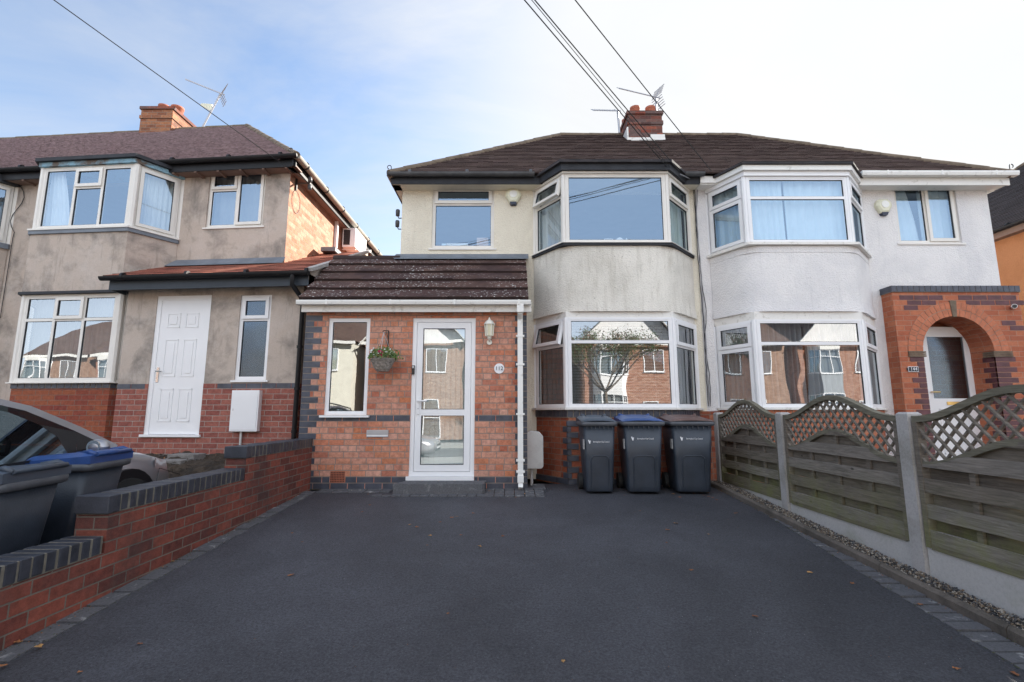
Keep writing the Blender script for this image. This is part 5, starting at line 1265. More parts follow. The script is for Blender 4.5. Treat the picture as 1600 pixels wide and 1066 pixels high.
def make_bin(loc, rot, w, d, h, lidmat, label, cat='wheelie bin', sticker=True, logo_z=.68, group='wheelie bins'):
    o = thing('wheelie_bin', loc, label, cat, group); o.rotation_euler[2] = rot
    m = MB(); lv = []
    for t in (0, .02, .1, .5, 1):
        f = .80 + .17 * t - (.03 if t == 0 else 0); fd = .72 + .25 * t - (.03 if t == 0 else 0)
        lv.append((rrect(w * f, d * fd, .045, 5, -(1 - fd) * d * .16), .012 + t * (h - .07)))
    loft(m, lv, 'bin')
    m.build('body', o, local=True, weld=True)
    # raised arch on the front
    def fy(z): t = (z - .012) / (h - .07); fd = .72 + .25 * t; return -(1 - fd) * d * .16 - d * fd / 2
    m = MB(); aw = w * .265; z1 = h * .50
    pts = [(-aw, fy(.04) - .002, .04), (-aw, fy(z1 - .05) - .002, z1 - .05)] + [(-aw + .05 - .05 * math.cos(t), fy(z1) - .002, z1 - .05 + .05 * math.sin(t)) for t in [R(k * 18) for k in range(1, 6)]]
    pts += [(-x, y, z) for x, y, z in pts[::-1]]
    m.tube(pts, .007, 'bin', 6); m.build('front_moulding', o, local=True)
    m = MB(); lv = [(rrect(w + .0, d + .0, .05), h - .085), (rrect(w + .045, d + .04, .05), h - .075), (rrect(w + .05, d + .045, .05), h - .035), (rrect(w + .03, d + .03, .05), h - .03)]
    loft(m, lv, 'bin_rim', True, True)
    for i in range(7): x = -w * .38 + i * w * .76 / 6; m.box(x - .003, x + .003, -d / 2 - .012, -d / 2 + .03, h - .115, h - .08, 'bin_rim')
    m.build('rim', o, local=True, weld=True)
    m = MB(); NX, NY = 14, 10
    def lidf(u, v):
        x = (u - .5) * (w + .03); y = -d / 2 - .015 + v * (d + .03); e = min(u, 1 - u, v, 1 - v) 
        s = min(1, e * 9); z = h - .028 + .025 * s + .055 * v ** 1.0 + .012 * math.sin(math.pi * u) - (.018 if (.25 < u < .75 and .2 < v < .85) else 0)
        return (x, y, z)
    m.grid(lidf, NX, NY, lidmat); m.grid(lambda u, v: ((u - .5) * (w + .03), -d / 2 - .015, h - .028 + .0 * v - .0), 1, 1, lidmat)
    lf = [(-w / 2 - .015, -d / 2 - .015, h - .03), (w / 2 + .015, -d / 2 - .015, h - .03), (w / 2 + .015, d / 2 + .015, h + .027), (-w / 2 - .015, d / 2 + .015, h + .027)]
    lo = [(x, y, h - .03) for x, y, z in lf]; m.add(lo + lf, [(0, 1, 5, 4), (1, 2, 6, 5), (2, 3, 7, 6), (3, 0, 4, 7)], lidmat)
    for s in (-1, 1): m.tube([(s * (w / 2 - .09), d / 2 - .10, h + .038), (s * (w / 2 - .05), d / 2 - .03, h + .052), (s * (w / 2 - .05), d / 2 + .02, h + .03)], .019, lidmat, 8)
    m.tube([(-w / 2 + .04, d / 2 + .02, h + .035), (w / 2 - .04, d / 2 + .02, h + .035)], .017, lidmat, 8); m.build('lid', o, local=True, weld=True)
    for s in (-1, 1): m = MB(); m.tube([(s * (w * .42), d / 2 - .09, .1), (s * (w * .42 + .05), d / 2 - .09, .1)], .1, 'tyre', 20); m.build('wheel', o, local=True)
    t = text('Birmingham City Council', .0265, 'white_ink', Matrix.Translation((.02, fy(logo_z) - .004, logo_z)) @ FACE @ Matrix.Diagonal((.75, 1, 1, 1)), 'lettering', o, .001)
    m = MB(); q = Vector((-.135 if w > .45 else -.125, fy(logo_z) - .004, logo_z)); m.add([q + Vector(v) for v in ((-.02, 0, .022), (-.008, 0, .026), (0, 0, .01), (.014, 0, .018), (.006, 0, -.022), (-.006, 0, -.022))], [tuple(range(6))], 'white_ink'); m.build('emblem', o, local=True)
    if sticker:
        m = MB(); zz = h * .66; fx = -(w * (.80 + .17 * .7)) / 2 - .003; m.box(fx - .006, fx, -.25 + .02, -.14, zz - .06, zz + .06, 'sticker'); m.build('sticker', o, local=True)
    return o
xb = lambda px: PX(px, 720, 6.15)
make_bin((xb(938), 6.4, 0), R(1), .415, .46, .895, 'lid_grey', 'narrow wheelie bin with grey lid, leftmost of the three by the bay', logo_z=.62)
make_bin((xb(1007) + .01, 6.42, 0), R(-2), .49, .58, .90, 'lid_blue', 'wheelie bin with blue lid between the two others in front of the bay', logo_z=.66)
make_bin((xb(1086), 6.42, 0), R(-3), .51, .58, .90, 'lid_brown', 'wheelie bin with brown lid beside the lattice fence', logo_z=.66)
g1 = gz(3.9)
make_bin((-3.42, 3.80, gz(3.80) - .076), R(-80), .50, .64, .88, 'lid_blue', 'wheelie bin with blue lid behind the brick boundary wall, beside the parked car', sticker=False, logo_z=.66)
make_bin((-3.30, 3.10, gz(3.1) - .076), R(-82), .50, .64, .88, 'lid_grey', 'wheelie bin with grey lid at the left edge, nearest of all bins', sticker=False, logo_z=.66)

# ================================================================== CAR
def make_car():
    o = thing('parked_car', (0, 0, 0), 'grey hatchback with roof rails parked on the left drive, nose towards the houses', 'car')
    Lc = 4.1
    # y measured backwards from the nose: (s, half width, sill z, shoulder z, centre z)
    st = [(0, .55, .30, .50, .52), (.06, .68, .24, .58, .62), (.22, .78, .20, .66, .72), (.5, .83, .19, .74, .81), (.95, .85, .18, .83, .90), (1.25, .855, .18, .87, .94), (1.8, .86, .18, .88, .92), (2.6, .86, .18, .90, .92), (3.4, .85, .19, .92, .94), (3.85, .80, .22, .90, .94), (4.05, .72, .26, .82, .88), (4.1, .6, .32, .7, .72)]
    def sec(s):
        y, hw, zb, zsh, zc = s; pr = [(0, zb), (hw * .85, zb), (hw * .97, zb + .12), (hw, zb + (zsh - zb) * .45), (hw * .985, zb + (zsh - zb) * .75), (hw * .95, zsh), (hw * .82, zsh + (zc - zsh) * .45), (hw * .45, zsh + (zc - zsh) * .9), (0, zc)]
        full = pr + [(-x, z) for x, z in pr[-2:0:-1]]; return [(x, -y, z) for x, z in full]
    m = MB(); S_ = [sec(s) for s in st]; n = len(S_[0])
    m.add([p for q in S_ for p in q], [(j * n + i, j * n + (i + 1) % n, (j + 1) * n + (i + 1) % n, (j + 1) * n + i) for j in range(len(S_) - 1) for i in range(n)] + [tuple(range(n)), tuple(range((len(S_) - 1) * n, len(S_) * n))], 'carpaint', True)
    b = m.build('body', o, local=True, weld=True)
    # greenhouse: profile points (s, z) base and roof
    roof = [(.93, .90), (1.25, 1.09), (1.6, 1.27), (1.95, 1.375), (2.5, 1.42), (3.1, 1.41), (3.6, 1.36), (3.8, 1.26), (4.0, .93)]
    def hwr(z): return .82 - (z - .88) * .36
    g = MB()
    NR = len(roof)
    top_ = [[(x * hwr(z) * (1 if abs(x) < 1 else 1), -s, z + .02 * (1 - x * x)) for x in (-1, -.93, -.5, 0, .5, .93, 1)] for s, z in roof]
    g.add([p for q in top_ for p in q], [(j * 7 + i, j * 7 + i + 1, (j + 1) * 7 + i + 1, (j + 1) * 7 + i) for j in range(2, NR - 2) for i in range(6)], 'carpaint', True)
    # pillars / side frame ring following the roof line
    for sx in (-1, 1):
        for j in range(NR - 1):
            (s0, z0), (s1, z1) = roof[j], roof[j + 1]; d0, d1 = .065, .065
            def off(s, z, k):   # point below roof line
                return (sx * hwr(z - k), -s - (.07 if j < 3 and k else 0) * (1), z - k)
            a0, a1 = (sx * hwr(z0), -s0, z0), (sx * hwr(z1), -s1, z1)
            b0, b1 = (sx * (hwr(z0) + .015), -(s0 + (.06 if s0 < 2 else -.0)), z0 - .03), (sx * (hwr(z1) + .015), -(s1 + (.06 if s1 < 2 else -.0)), z1 - .03)
            g.quad(a0, a1, b1, b0, 'carpaint')
            c0, c1 = (a0[0] * .93, a0[1], a0[2] + .005), (a1[0] * .93, a1[1], a1[2] + .005)
            g.quad(a0, a1, c1, c0, 'carpaint')
    g.build('roof', o, local=True)
    w_ = MB()
    for sx in (-1, 1):      # side glass and black pillars
        def P(s, z, e=0): return (sx * (hwr(z) + .004 - e), -s, z)
        belt = lambda s: .885 + (s - 1.3) * .012
        front = [(1.42, belt(1.4)), (1.47, 1.03), (1.58, 1.13), (1.78, 1.235), (2.1, 1.325), (2.45, 1.355), (2.45, belt(2.4))]
        rear = [(2.53, belt(2.5)), (2.53, 1.355), (3.1, 1.345), (3.42, 1.29), (3.42, belt(3.3))]
        quart = [(1.02, belt(1.0)), (1.30, 1.05), (1.35, belt(1.3))]
        rq = [(3.50, belt(3.4)), (3.50, 1.27), (3.68, 1.2), (3.8, 1.0)]
        w_.poly([P(*q, -.002) for q in quart], 'carblack')
        for poly in (front, rear, rq): w_.poly([P(*q) for q in poly], 'carglass')
        for poly in ([(1.35, belt(1.3)), (1.30, 1.05), (1.58, 1.13), (1.47, 1.03), (1.42, belt(1.4))], [(2.45, belt(2.4)), (2.45, 1.355), (2.53, 1.355), (2.53, belt(2.5))], [(3.42, belt(3.4)), (3.42, 1.29), (3.5, 1.27), (3.5, belt(3.4))], [(1.0, .87), (1.12, belt(1.1)), (3.8, belt(3.6)), (3.8, .86)]):
            w_.poly([P(*q, -.001) for q in poly], 'carblack')
    ws = [[(x * (hwr(z) - .04), -s, z + .012 * (1 - x * x)) for x in (-1, -.5, 0, .5, 1)] for s, z in ((.95, .90), (1.25, 1.085), (1.6, 1.265), (1.9, 1.36))]
    w_.add([p for q in ws for p in q], [(j * 5 + i, j * 5 + i + 1, j * 5 + i + 6, j * 5 + i + 5) for j in range(3) for i in range(4)], 'carglass', True)
    rw = [[(x * (hwr(z) - .04), -s - .01, z) for x in (-1, 0, 1)] for s, z in ((4.0, .95), (3.82, 1.26))]
    w_.add([p for q in rw for p in q], [(0, 1, 4, 3), (1, 2, 5, 4)], 'carglass', True)
    w_.build('window', o, local=True)
    i_ = MB(); i_.box(-.70, .70, -3.7, -1.45, .5, .55, 'carblack'); i_.box(-.68, .68, -1.45, -1.2, .6, .88, 'carblack')
    for x in (-.36, .36):
        i_.box(x - .24, x + .24, -2.75, -2.62, .55, 1.12, 'carblack'); i_.box(x - .24, x + .24, -2.7, -2.2, .5, .68, 'carblack'); i_.box(x - .12, x + .12, -2.74, -2.66, 1.13, 1.28, 'carblack')
    i_.build('seat', o, local=True)
    s_ = MB(); c = Vector((.36, -1.62, .92)); s_.tube([c + Vector((.18 * math.cos(t), .07 * math.sin(t), .17 * math.sin(t))) for t in [k * math.pi / 12 for k in range(25)]], .014, 'carblack', 6); s_.tube([c + Vector((-.17, 0, 0)), c, c + Vector((.17, 0, 0))], .016, 'carblack', 6)
    s_.tube([c + Vector((-.10, -.03, -.10)), c + Vector((.02, -.03, .06)), c + Vector((.08, -.03, .15)), c + Vector((.14, -.03, .12)), c + Vector((.06, -.03, .03)), c + Vector((.16, -.03, .04))], .012, 'yellow', 6); s_.build('steering_wheel', o, local=True)
    for sx in (-1, 1):
        m = MB(); c = Vector((sx * .95, -1.30, .935)); m.grid(lambda u, v: c + Vector((math.sin(math.pi * v) * math.cos(2 * math.pi * u) * .085, math.cos(math.pi * v) * .06, math.sin(math.pi * v) * math.sin(2 * math.pi * u) * .06)), 14, 8, 'carpaint'); m.bar(c + Vector((-sx * .06, .02, -.03)), c + Vector((-sx * .19, .03, -.05)), .05, .03, 'carblack')
        m.disc(c + Vector((0, -.045, 0)), (0, 1, 0), .055, .012, 'chrome', 16); m.build('wing_mirror', o, local=True)
        m = MB(); m.grid(lambda u, v: (sx * (.50 + .30 * u + .012), -.05 - .42 * u ** 1.4 - .0 * v, .50 + .135 * u + v * (.07 + .015 * u)) if True else 0, 8, 4, 'headlamp'); m.build('headlight', o, local=True)
        for wy in (-.86, -3.3):
            m = MB(); m.disc((sx * .785, wy, .31), (1, 0, 0), .37, .16, 'carblack', 28); m.build('wheel_arch', o, local=True)
            m = MB(); m.disc((sx * .78, wy, .30), (1, 0, 0), .30, .20, 'tyre', 28)
            wt = m.build('wheel', o, local=True)
            r_ = MB(); r_.disc((sx * .885, wy, .30), (1, 0, 0), .05, .02, 'alu', 12)
            for k in range(5):
                t = 2 * math.pi * k / 5; r_.bar((sx * .884, wy, .30), (sx * .884, wy + .19 * math.cos(t), .30 + .19 * math.sin(t)), .012, .05, 'alu', (1, 0, 0))
            r_.tube([(sx * .882, wy + .195 * math.cos(t), .30 + .195 * math.sin(t)) for t in [k * math.pi / 12 for k in range(25)]], .014, 'alu', 6); r_.build('rim', wt, local=True)
        m = MB(); m.tube([(sx * .60, -1.9, 1.36), (sx * .60, -2.0, 1.44), (sx * .60, -3.3, 1.44), (sx * .60, -3.45, 1.38)], .014, 'carblack', 8); m.build('roof_rail', o, local=True)
    for sx in (-1, 1):
        m = MB(); m.tube([(sx * .872, -1.46, .86), (sx * .874, -1.42, .6), (sx * .874, -1.40, .3)], .004, 'carblack', 4); m.tube([(sx * .874, -2.49, .88), (sx * .876, -2.49, .3)], .004, 'carblack', 4); m.tube([(sx * .80, -.10, .50), (sx * .845, -.45, .62), (sx * .86, -.52, .45)], .004, 'carblack', 4)
        m.bar((sx * .85, -1.0, .882), (sx * .85, -3.6, .90), .01, .018, 'carblack')
        m.build('trim', o, local=True)
    m = MB(); m.box(-.5, .5, -.04, -.0, .3, .38, 'carblack'); m.box(-.4, .4, -.03, .012, .45, .52, 'carblack'); m.build('grille', o, local=True)
    m = MB(); m.box(-.26, .26, -.02, .02, .37, .44, 'sticker'); m.build('number_plate', o, local=True)
    for sx in (-1, 1): 
        m = MB(); m.box(sx * .72 - .06, sx * .72 + .06, -4.08, -4.0, .72, .95, 'lid_brown'); m.build('tail_light', o, local=True)
    return o
car = make_car(); car.location = (-4.27, 5.34, gz(4.5)); car.rotation_euler[0] = math.atan(.06)
car.location.z = gz(5.36) - .076
c2 = copy_tree(car); c2.location = (-2.6, -4.3, -.585); c2.rotation_euler = (0, 0, R(-90)); c2['label'] = 'grey hatchback parked at the kerb across the street, reflected in the glazed door'

# ================================================================== WIRES, AERIALS
PO = Vector((-10.7, -8, 6.56 + EYE))
def sagline(p, q, s, n=40): return [Vector(p).lerp(Vector(q), i / n) + Vector((0, 0, -s * 4 * (i / n) * (1 - i / n))) for i in range(n + 1)]
def wire(p, label, dz=0, sag=.12, r=.007, top=None):
    m = MB(); m.tube(sagline(p, (top or PO) + Vector((0, 0, dz)), sag), r, 'cable', 5); return m.build('overhead_wire', loc=tuple(p), label=label, category='wire')
wire(P3(1043, 262, 6.85), 'thick overhead wire running to the eaves right of the cream upper bay', .1, .10, .0065)
wire(P3(1048, 263, 6.85), 'thin overhead wire just right of the thick one, to the cream bay roof', .25, .05, .004)
wire(P3(1062, 268, 6.85), 'second thick overhead wire landing at the right end of the cream bay roof', .3, .18, .0065)
wire(P3(1112, 268, 7.1), 'overhead wire landing on the white gutter between the two bays', .0, .08, .006)
wire((XA + .25, 8.0, PZ(287, 8.0)), 'overhead wire running to the bracket on the sunlit brick flank', .0, .05, .006)
PL = thing('utility_pole', (PO.x, PO.y, -.5), 'wooden utility pole across the street carrying all the overhead wires', 'pole')
m = MB(); m.tube([(PO.x, PO.y, -.5), PO + Vector((0, 0, .6))], [.15, .1], 'bark', 14); m.build('pole', PL); m = MB(); m.bar(PO + Vector((-.4, 0, .2)), PO + Vector((.4, 0, .2)), .08, .08, 'bark'); m.build('crossarm', PL)
# bundle of cables down the party line
for k, (pxs, lab) in enumerate((([1084, 1087, 1090, 1094, 1098, 1101, 1104, 1107], 'black cable running down between the two bays'), ([1082, 1086, 1091, 1096, 1103, 1100, 1108, 1110], 'slack black cable twisting beside the other one between the bays'), ([1090, 1089, 1092, 1096, 1099, 1104, 1105, 1110], 'grey cable running down the join between cream and white render'))):
    m = MB(); pts = [P3(1062, 272, 7.0)] + [P3(p + rnd.uniform(-1, 1), 285 + i * 50, 7.47) for i, p in enumerate(pxs)]
    sm = []
    for i in range(len(pts) - 1):
        for t in range(5): sm.append(pts[i].lerp(pts[i + 1], t / 5) + Vector((rnd.uniform(-.006, .006), 0, 0)))
    m.tube(sm + [pts[-1]], .006 if k < 2 else .008, 'cable' if k < 2 else 'cable_g', 5); m.build('wall_cable', label=lab, category='cable')
def yagi(base, top, tip, nel, label, reflector=True, thick=.018):
    base, top, tip = Vector(base), Vector(top), Vector(tip); o = thing('tv_aerial', base, label, 'aerial')
    m = MB(); m.tube([base, top], thick * 1.2, 'alu', 8); m.build('mast', o)
    m = MB(); d = (tip - top); back = top - d * .12; m.bar(back, tip, thick, thick, 'alu'); m.build('boom', o)
    m = MB(); dd = d.normalized(); sd = dd.cross(Vector((0, 0, 1))).normalized()
    up2 = (sd * .75 + Vector((0, 0, .65))).normalized()
    for i in range(nel):
        p = back.lerp(tip, .12 + .88 * i / (nel - 1)); L_ = .09 if i > 0 else .16; m.bar(p - up2 * L_, p + up2 * L_, .012, .012, 'alu'); 
    m.build('elements', o)
    if reflector:
        m = MB()
        for k in (-1, 1):
            for j in range(5):
                c = top - dd * (.02 + .02 * j) + Vector((0, 0, k * (.03 + .05 * j))); m.bar(c - sd * .16, c + sd * .16, .011, .011, 'alu')
            m.bar(top, top - dd * .12 + Vector((0, 0, k * .27)), .008, .008, 'alu')
        m.build('reflector', o)
    return o
ya_ = 10.9
a1_ = yagi(P3(316, 200, ya_), P3(345, 146, ya_), P3(290, 124, ya_ - .5), 15, 'long tilted tv aerial on a leaning mast above the left roof')
p = P3(331, 168, ya_ - .02); m = MB(); m.add([p + Vector(v) for v in ((0, 0, .09), (-.24, -.03, .09), (-.27, -.03, .05), (-.05, 0, -.08), (0, 0, -.06))] + [p + Vector((v[0], v[1] + .03, v[2])) for v in ((0, 0, .09), (-.24, -.03, .09), (-.27, -.03, .05), (-.05, 0, -.08), (0, 0, -.06))], [(0, 1, 2, 3, 4), (5, 6, 7, 8, 9)] + [(i, (i + 1) % 5, 5 + (i + 1) % 5, 5 + i) for i in range(5)], 'siren')
m.build('panel_antenna', a1_)
yagi(P3(968, 208, YC + .1), P3(965, 173, YC + .1), P3(926, 172, YC - .1), 16, 'short horizontal tv aerial left of the right-hand chimney', False)
yagi(P3(1025, 178, YC + .2), P3(1025, 152, YC + .2), P3(967, 138, YC - .2), 14, 'tv aerial rising above the chimney pots of the right-hand chimney')

# ================================================================== CURTAINS, BLINDS AND THINGS ON THE SILLS
def curtain(p0, p1, z0, z1, mat, label, folds=7, amp=.025, flare=0, T=None, lean=0):
    m = MB(T); p0, p1 = Vector((*p0, 0)), Vector((*p1, 0)); d = (p1 - p0); nrm = Vector((d.y, -d.x, 0)).normalized(); L_ = d.length; ph = rnd.uniform(0, 6)
    def fn(u, v):
        w = 1 - flare * (1 - abs(v - .0)) * 0
        uu = u * (1 - flare * v ** 1.6) + lean * v
        p = p0 + d * uu + nrm * amp * (math.sin(u * folds * 6.283 + ph + .5 * math.sin(v * 2)) + .35 * math.sin(u * folds * 14.1 + v))
        return (p.x, p.y, z0 + (z1 - z0) * v)
    m.grid(fn, folds * 10, 8, mat); return m.build('curtain', label=label, category='curtain')
yi = .16
def inset(pts, d): return offs(pts, -d)
b1 = inset(BA, .12)
curtain((b1[0][0] + .05, b1[0][1]), (b1[1][0] - .02, b1[1][1] + .03), zs1, zh1, 'curtain', 'white curtain behind the left pane of the cream upper bay', 5, .02, .4)
curtain((b1[2][0] + .05, b1[2][1] + .05), (b1[3][0] - .03, b1[3][1]), zs1, zh1, 'curtain_g', 'pale green curtain behind the right pane of the cream upper bay', 7, .025)
curtain((b1[0][0] + .05, b1[0][1] + .1), (b1[1][0] + .1, b1[1][1] + .1), zs0, zh0, 'curtain_d', 'grey curtain behind the left pane of the cream lower bay', 7)
curtain((b1[2][0] - .02, b1[2][1] + .1), (b1[3][0] - .03, b1[3][1] + .1), zs0, zh0, 'curtain_d', 'grey curtain behind the right pane of the cream lower bay', 7)
m = MB(); z = zs0 + .02
while z < zh0 - .03:
    m.add([(BA[1][0] + .05, 7.03, z), (BA[2][0] - .05, 7.03, z), (BA[2][0] - .05, 7.048, z + .010), (BA[1][0] + .05, 7.048, z + .010)], [(0, 1, 2, 3)], 'blind'); z += .022
for x in (BA[1][0] + .25, BA[2][0] - .25): m.tube([(x, 7.04, zs0), (x, 7.04, zh0)], .003, 'blind', 4)
m.build('venetian_blind', label='slatted venetian blind behind the centre pane of the cream lower bay', category='blind')
b2 = inset(BB, .12)
curtain(b2[0], (b2[1][0] - .01, b2[1][1]), zs1, zh1, 'curtain_b', 'pale curtain behind the left pane of the white upper bay', 4, .012)
xm = BB[1][0] + .62
curtain((b2[1][0] - .03, b2[1][1]), (xm, b2[1][1]), zs1, zh1, 'curtain_b', 'left half of the pale curtains across the white upper bay', 6, .012)
curtain((xm + .03, b2[1][1]), (b2[2][0] + .04, b2[1][1]), zs1, zh1, 'curtain_b', 'right half of the pale curtains across the white upper bay', 6, .012)
curtain((b2[2][0] + .02, b2[2][1]), b2[3], zs1, zh1, 'curtain_b', 'pale curtain behind the narrow right pane of the white upper bay', 3, .012)
curtain(b2[0], (b2[1][0] - .01, b2[1][1]), zs0, zh0, 'curtain_d', 'grey net curtain behind the left pane of the white lower bay', 7)
curtain((b2[1][0] - .03, b2[1][1] + .05), (BB[1][0] + .75, b2[1][1] + .05), zs0, zh0, 'curtain_d', 'left grey curtain behind the centre of the white lower bay', 9)
curtain((BB[1][0] + .78, b2[1][1] + .05), (b2[2][0], b2[1][1] + .05), zs0, zh0, 'curtain_d', 'right grey curtain behind the centre of the white lower bay', 9)
curtain((b2[2][0] + .02, b2[2][1]), b2[3], zs0, zh0, 'curtain', 'white curtain behind the narrow right pane of the white lower bay', 3)
curtain((u2[0] - .02, YW + .15), (u2[0] + .46, YW + .15), u2[2], u2[3], 'curtain_b', 'pale blue curtain drawn aside in the left pane of the small white-house window', 3, .012, .3)
curtain((u2[0] + .5, YW + .15), (u2[1], YW + .15), u2[2], u2[3], 'curtain_b', 'pale blue curtain in the right pane of the small white-house window', 4, .015, 0)
bl = inset(BL, .12)
curtain((bl[1][0], bl[1][1]), (bl[1][0] + .45, bl[1][1]), zb1, zt1, 'curtain', 'white net curtain in the left pane of the plastered upper bay', 4, .02, .5, SH)
curtain((bl[2][0] + .03, bl[2][1] + .03), bl[3], zb1, zt1, 'curtain', 'white net curtain in the side pane of the plastered upper bay', 8, .018, 0, SH)
curtain((bl[1][0], bl[1][1] + .05), (bl[2][0], bl[2][1] + .05), zb0, zt0, 'curtain_d', 'long grey net curtain across the plastered lower bay', 18, .012, 0, SH)
curtain((lw[0], YL + .2), (lw[1], YL + .2), lw[2], lw[3], 'curtain_d', 'dim curtain in the small window of the plastered house', 5, .015, 0, SH)
curtain((fx0, 7.82), (fx0 + .02, 7.82), 1, 1.2, 'curtain_d', 'x') if False else None
ys = YW + .13; zz = u1[2] + .035
m = MB(); m.box(PX(690, 380, ys), PX(697, 380, ys), ys, ys + .12, zz, zz + .09, 'curtain_b'); m.box(PX(698, 380, ys), PX(731, 380, ys), ys - .01, ys + .10, zz, zz + .09, 'curtain'); m.build('paper_stack', label='small white box and papers on the sill of the small cream-house window', category='papers')
m = MB(); m.box(PX(745, 375, ys), PX(763, 375, ys), ys, ys + .05, zz, zz + .19, 'cardboard'); m.build('cardboard_box', label='upright pinkish cardboard box on the sill of the small cream-house window', category='box')
yb_ = 7.04; zz = zs1 + .02
fo = thing('picture_frame', P3(951, 376, yb_), 'small white picture frame on the sill of the cream upper bay', 'picture frame'); x0, x1 = PX(944, 372, yb_), PX(958, 372, yb_)
m = MB(); m.box(x0, x1, yb_, yb_ + .01, zz, zz + .01, 'upvc'); m.box(x0, x1, yb_, yb_ + .01, zz + .09, zz + .1, 'upvc'); m.box(x0, x0 + .01, yb_, yb_ + .01, zz, zz + .1, 'upvc'); m.box(x1 - .01, x1, yb_, yb_ + .01, zz, zz + .1, 'upvc'); m.build('frame', fo); m = MB(); m.box(x0 + .01, x1 - .01, yb_ + .004, yb_ + .008, zz + .01, zz + .09, 'navy'); m.build('picture', fo)
m = MB(); m.disc((PX(968, 372, yb_), yb_, zz + .055), (0, 1, .1), .06, .02, 'curtain', 24); m.build('ornament', label='round white ornament plate on the sill of the cream upper bay', category='ornament')
m = MB(); m.lathe([(0, 0), (.02, 0), (.014, .05), (.02, .08), (.008, .1), (0, .11)], (PX(979, 372, yb_), yb_, zz), 'curtain', 10); m.build('figurine', label='tiny white figurine right of the plate in the cream upper bay', category='ornament')
m = MB(); m.lathe([(0, 0), (.035, .0), (.045, .03), (.03, .06), (0, .07)], (PX(1024, 376, yb_), yb_, zz), 'curtain', 12); m.build('bowl', label='small white bowl at the right end of the cream upper bay sill', category='bowl')
pt = thing('potted_plant', (PX(1162, 615, 7.1), 7.2, zs0 + .02), 'spiky green houseplant behind the left pane of the white lower bay', 'plant'); c = Vector((PX(1162, 615, 7.25), 7.25, zs0 + .02))
m = MB(); m.lathe([(0, 0), (.04, 0), (.05, .07), (.045, .075), (0, .07)], c, 'terracotta', 12); m.build('pot', pt); m = MB()
for k in range(16):
    t = k * 2.4; l_ = rnd.uniform(.07, .12); e = c + Vector((l_ * math.cos(t), l_ * math.sin(t) * .5, .07 + rnd.uniform(.02, .07))); s0 = c + Vector((0, 0, .06)); sd = (e - s0).cross(Vector((0, 0, 1))).normalized() * .012; m.quad(s0 - sd * .5, s0.lerp(e, .5) - sd + Vector((0, 0, .02)), e, s0.lerp(e, .5) + sd + Vector((0, 0, .02)), 'green')
m.build('leaves', pt)

# ================================================================== FALLEN LEAVES
lm = []
for v in range(4):
    m = MB(); n = 11; pts = []
    for k in range(n):
        t = 2 * math.pi * k / n; r = (.020 if k % 2 else .032) * rnd.uniform(.75, 1.2); pts.append((r * math.cos(t) * 1.1, r * math.sin(t) * .8, .004 + abs(math.sin(t * (1 + v % 2))) * .012 * rnd.random()))
    m.add([(0, 0, .004)] + pts, [(0, k + 1, (k + 1) % n + 1) for k in range(n)], 'leafbrown' if v % 2 else plain('leaf_tone_%d' % v, ((.40, .22, .08) if v else (.22, .08, .03)), .8, .3, 30)); lm.append(m)
spots = [(P3(px, py, 1), (px, py)) for px, py in ()]
def groundhit(px, py):
    v = (533 - py) / F; a = (SP + v * CP) / (CP - v * SP); Y = -(EYE + .39) / (a - .06)   # EYE + a Y = -.39 + .06 Y
    if Y > 6.5: Y = -EYE / a
    return PX(px, py, Y), Y
px_leaves = [(566, 801), (578, 790), (640, 821), (652, 825), (688, 817), (706, 810), (672, 838), (720, 837), (786, 839), (668, 853), (750, 855), (456, 834), (472, 848), (455, 900), (714, 808), (740, 803), (900, 773), (1000, 799), (1056, 819), (1044, 829), (1042, 849), (1150, 803), (1107, 836), (1080, 892), (976, 775),
             (1108, 777), (1106, 772), (1114, 779), (1100, 775), (1085, 772), (1052, 773), (1096, 771), (1120, 782), (1062, 778), (1044, 761), (810, 772), (815, 776), (806, 778), (820, 773), (805, 770), (765, 768),
             (1450, 930), (1447, 925), (1496, 1047), (1585, 1055), (1332, 913), (1265, 896), (1438, 948), (1555, 985), (1345, 858), (1314, 836), (1182, 790), (1160, 778), (1143, 772), (270, 880), (128, 942), (262, 865), (85, 968), (60, 1015), (27, 1008), (136, 937), (242, 881), (330, 838), (125, 1052), (218, 1008), (4, 1046), (320, 843), (380, 806), (598, 770), (575, 773), (880, 1035), (700, 960), (1180, 965)]
first = {}
for i, (px, py) in enumerate(px_leaves):
    x, y = groundhit(px, py); v = i % 4
    on = 2.42 < abs(x) < 2.72
    if v not in first: o = lm[v].build('fallen_leaf', local=True); first[v] = o
    else: o = first[v].copy(); COL.objects.link(o)
    s = rnd.uniform(.4, .85); o.location = (x, y, gz(y) + (.012 if on else .004)); o.rotation_euler = (.0, .0, rnd.uniform(0, 6.28)); o.scale = (s, s, s)
    o['label'] = 'small dry brown leaf fallen on the dark driveway or its block edging'; o['category'] = 'leaf'; o['group'] = 'fallen leaves on the driveway'

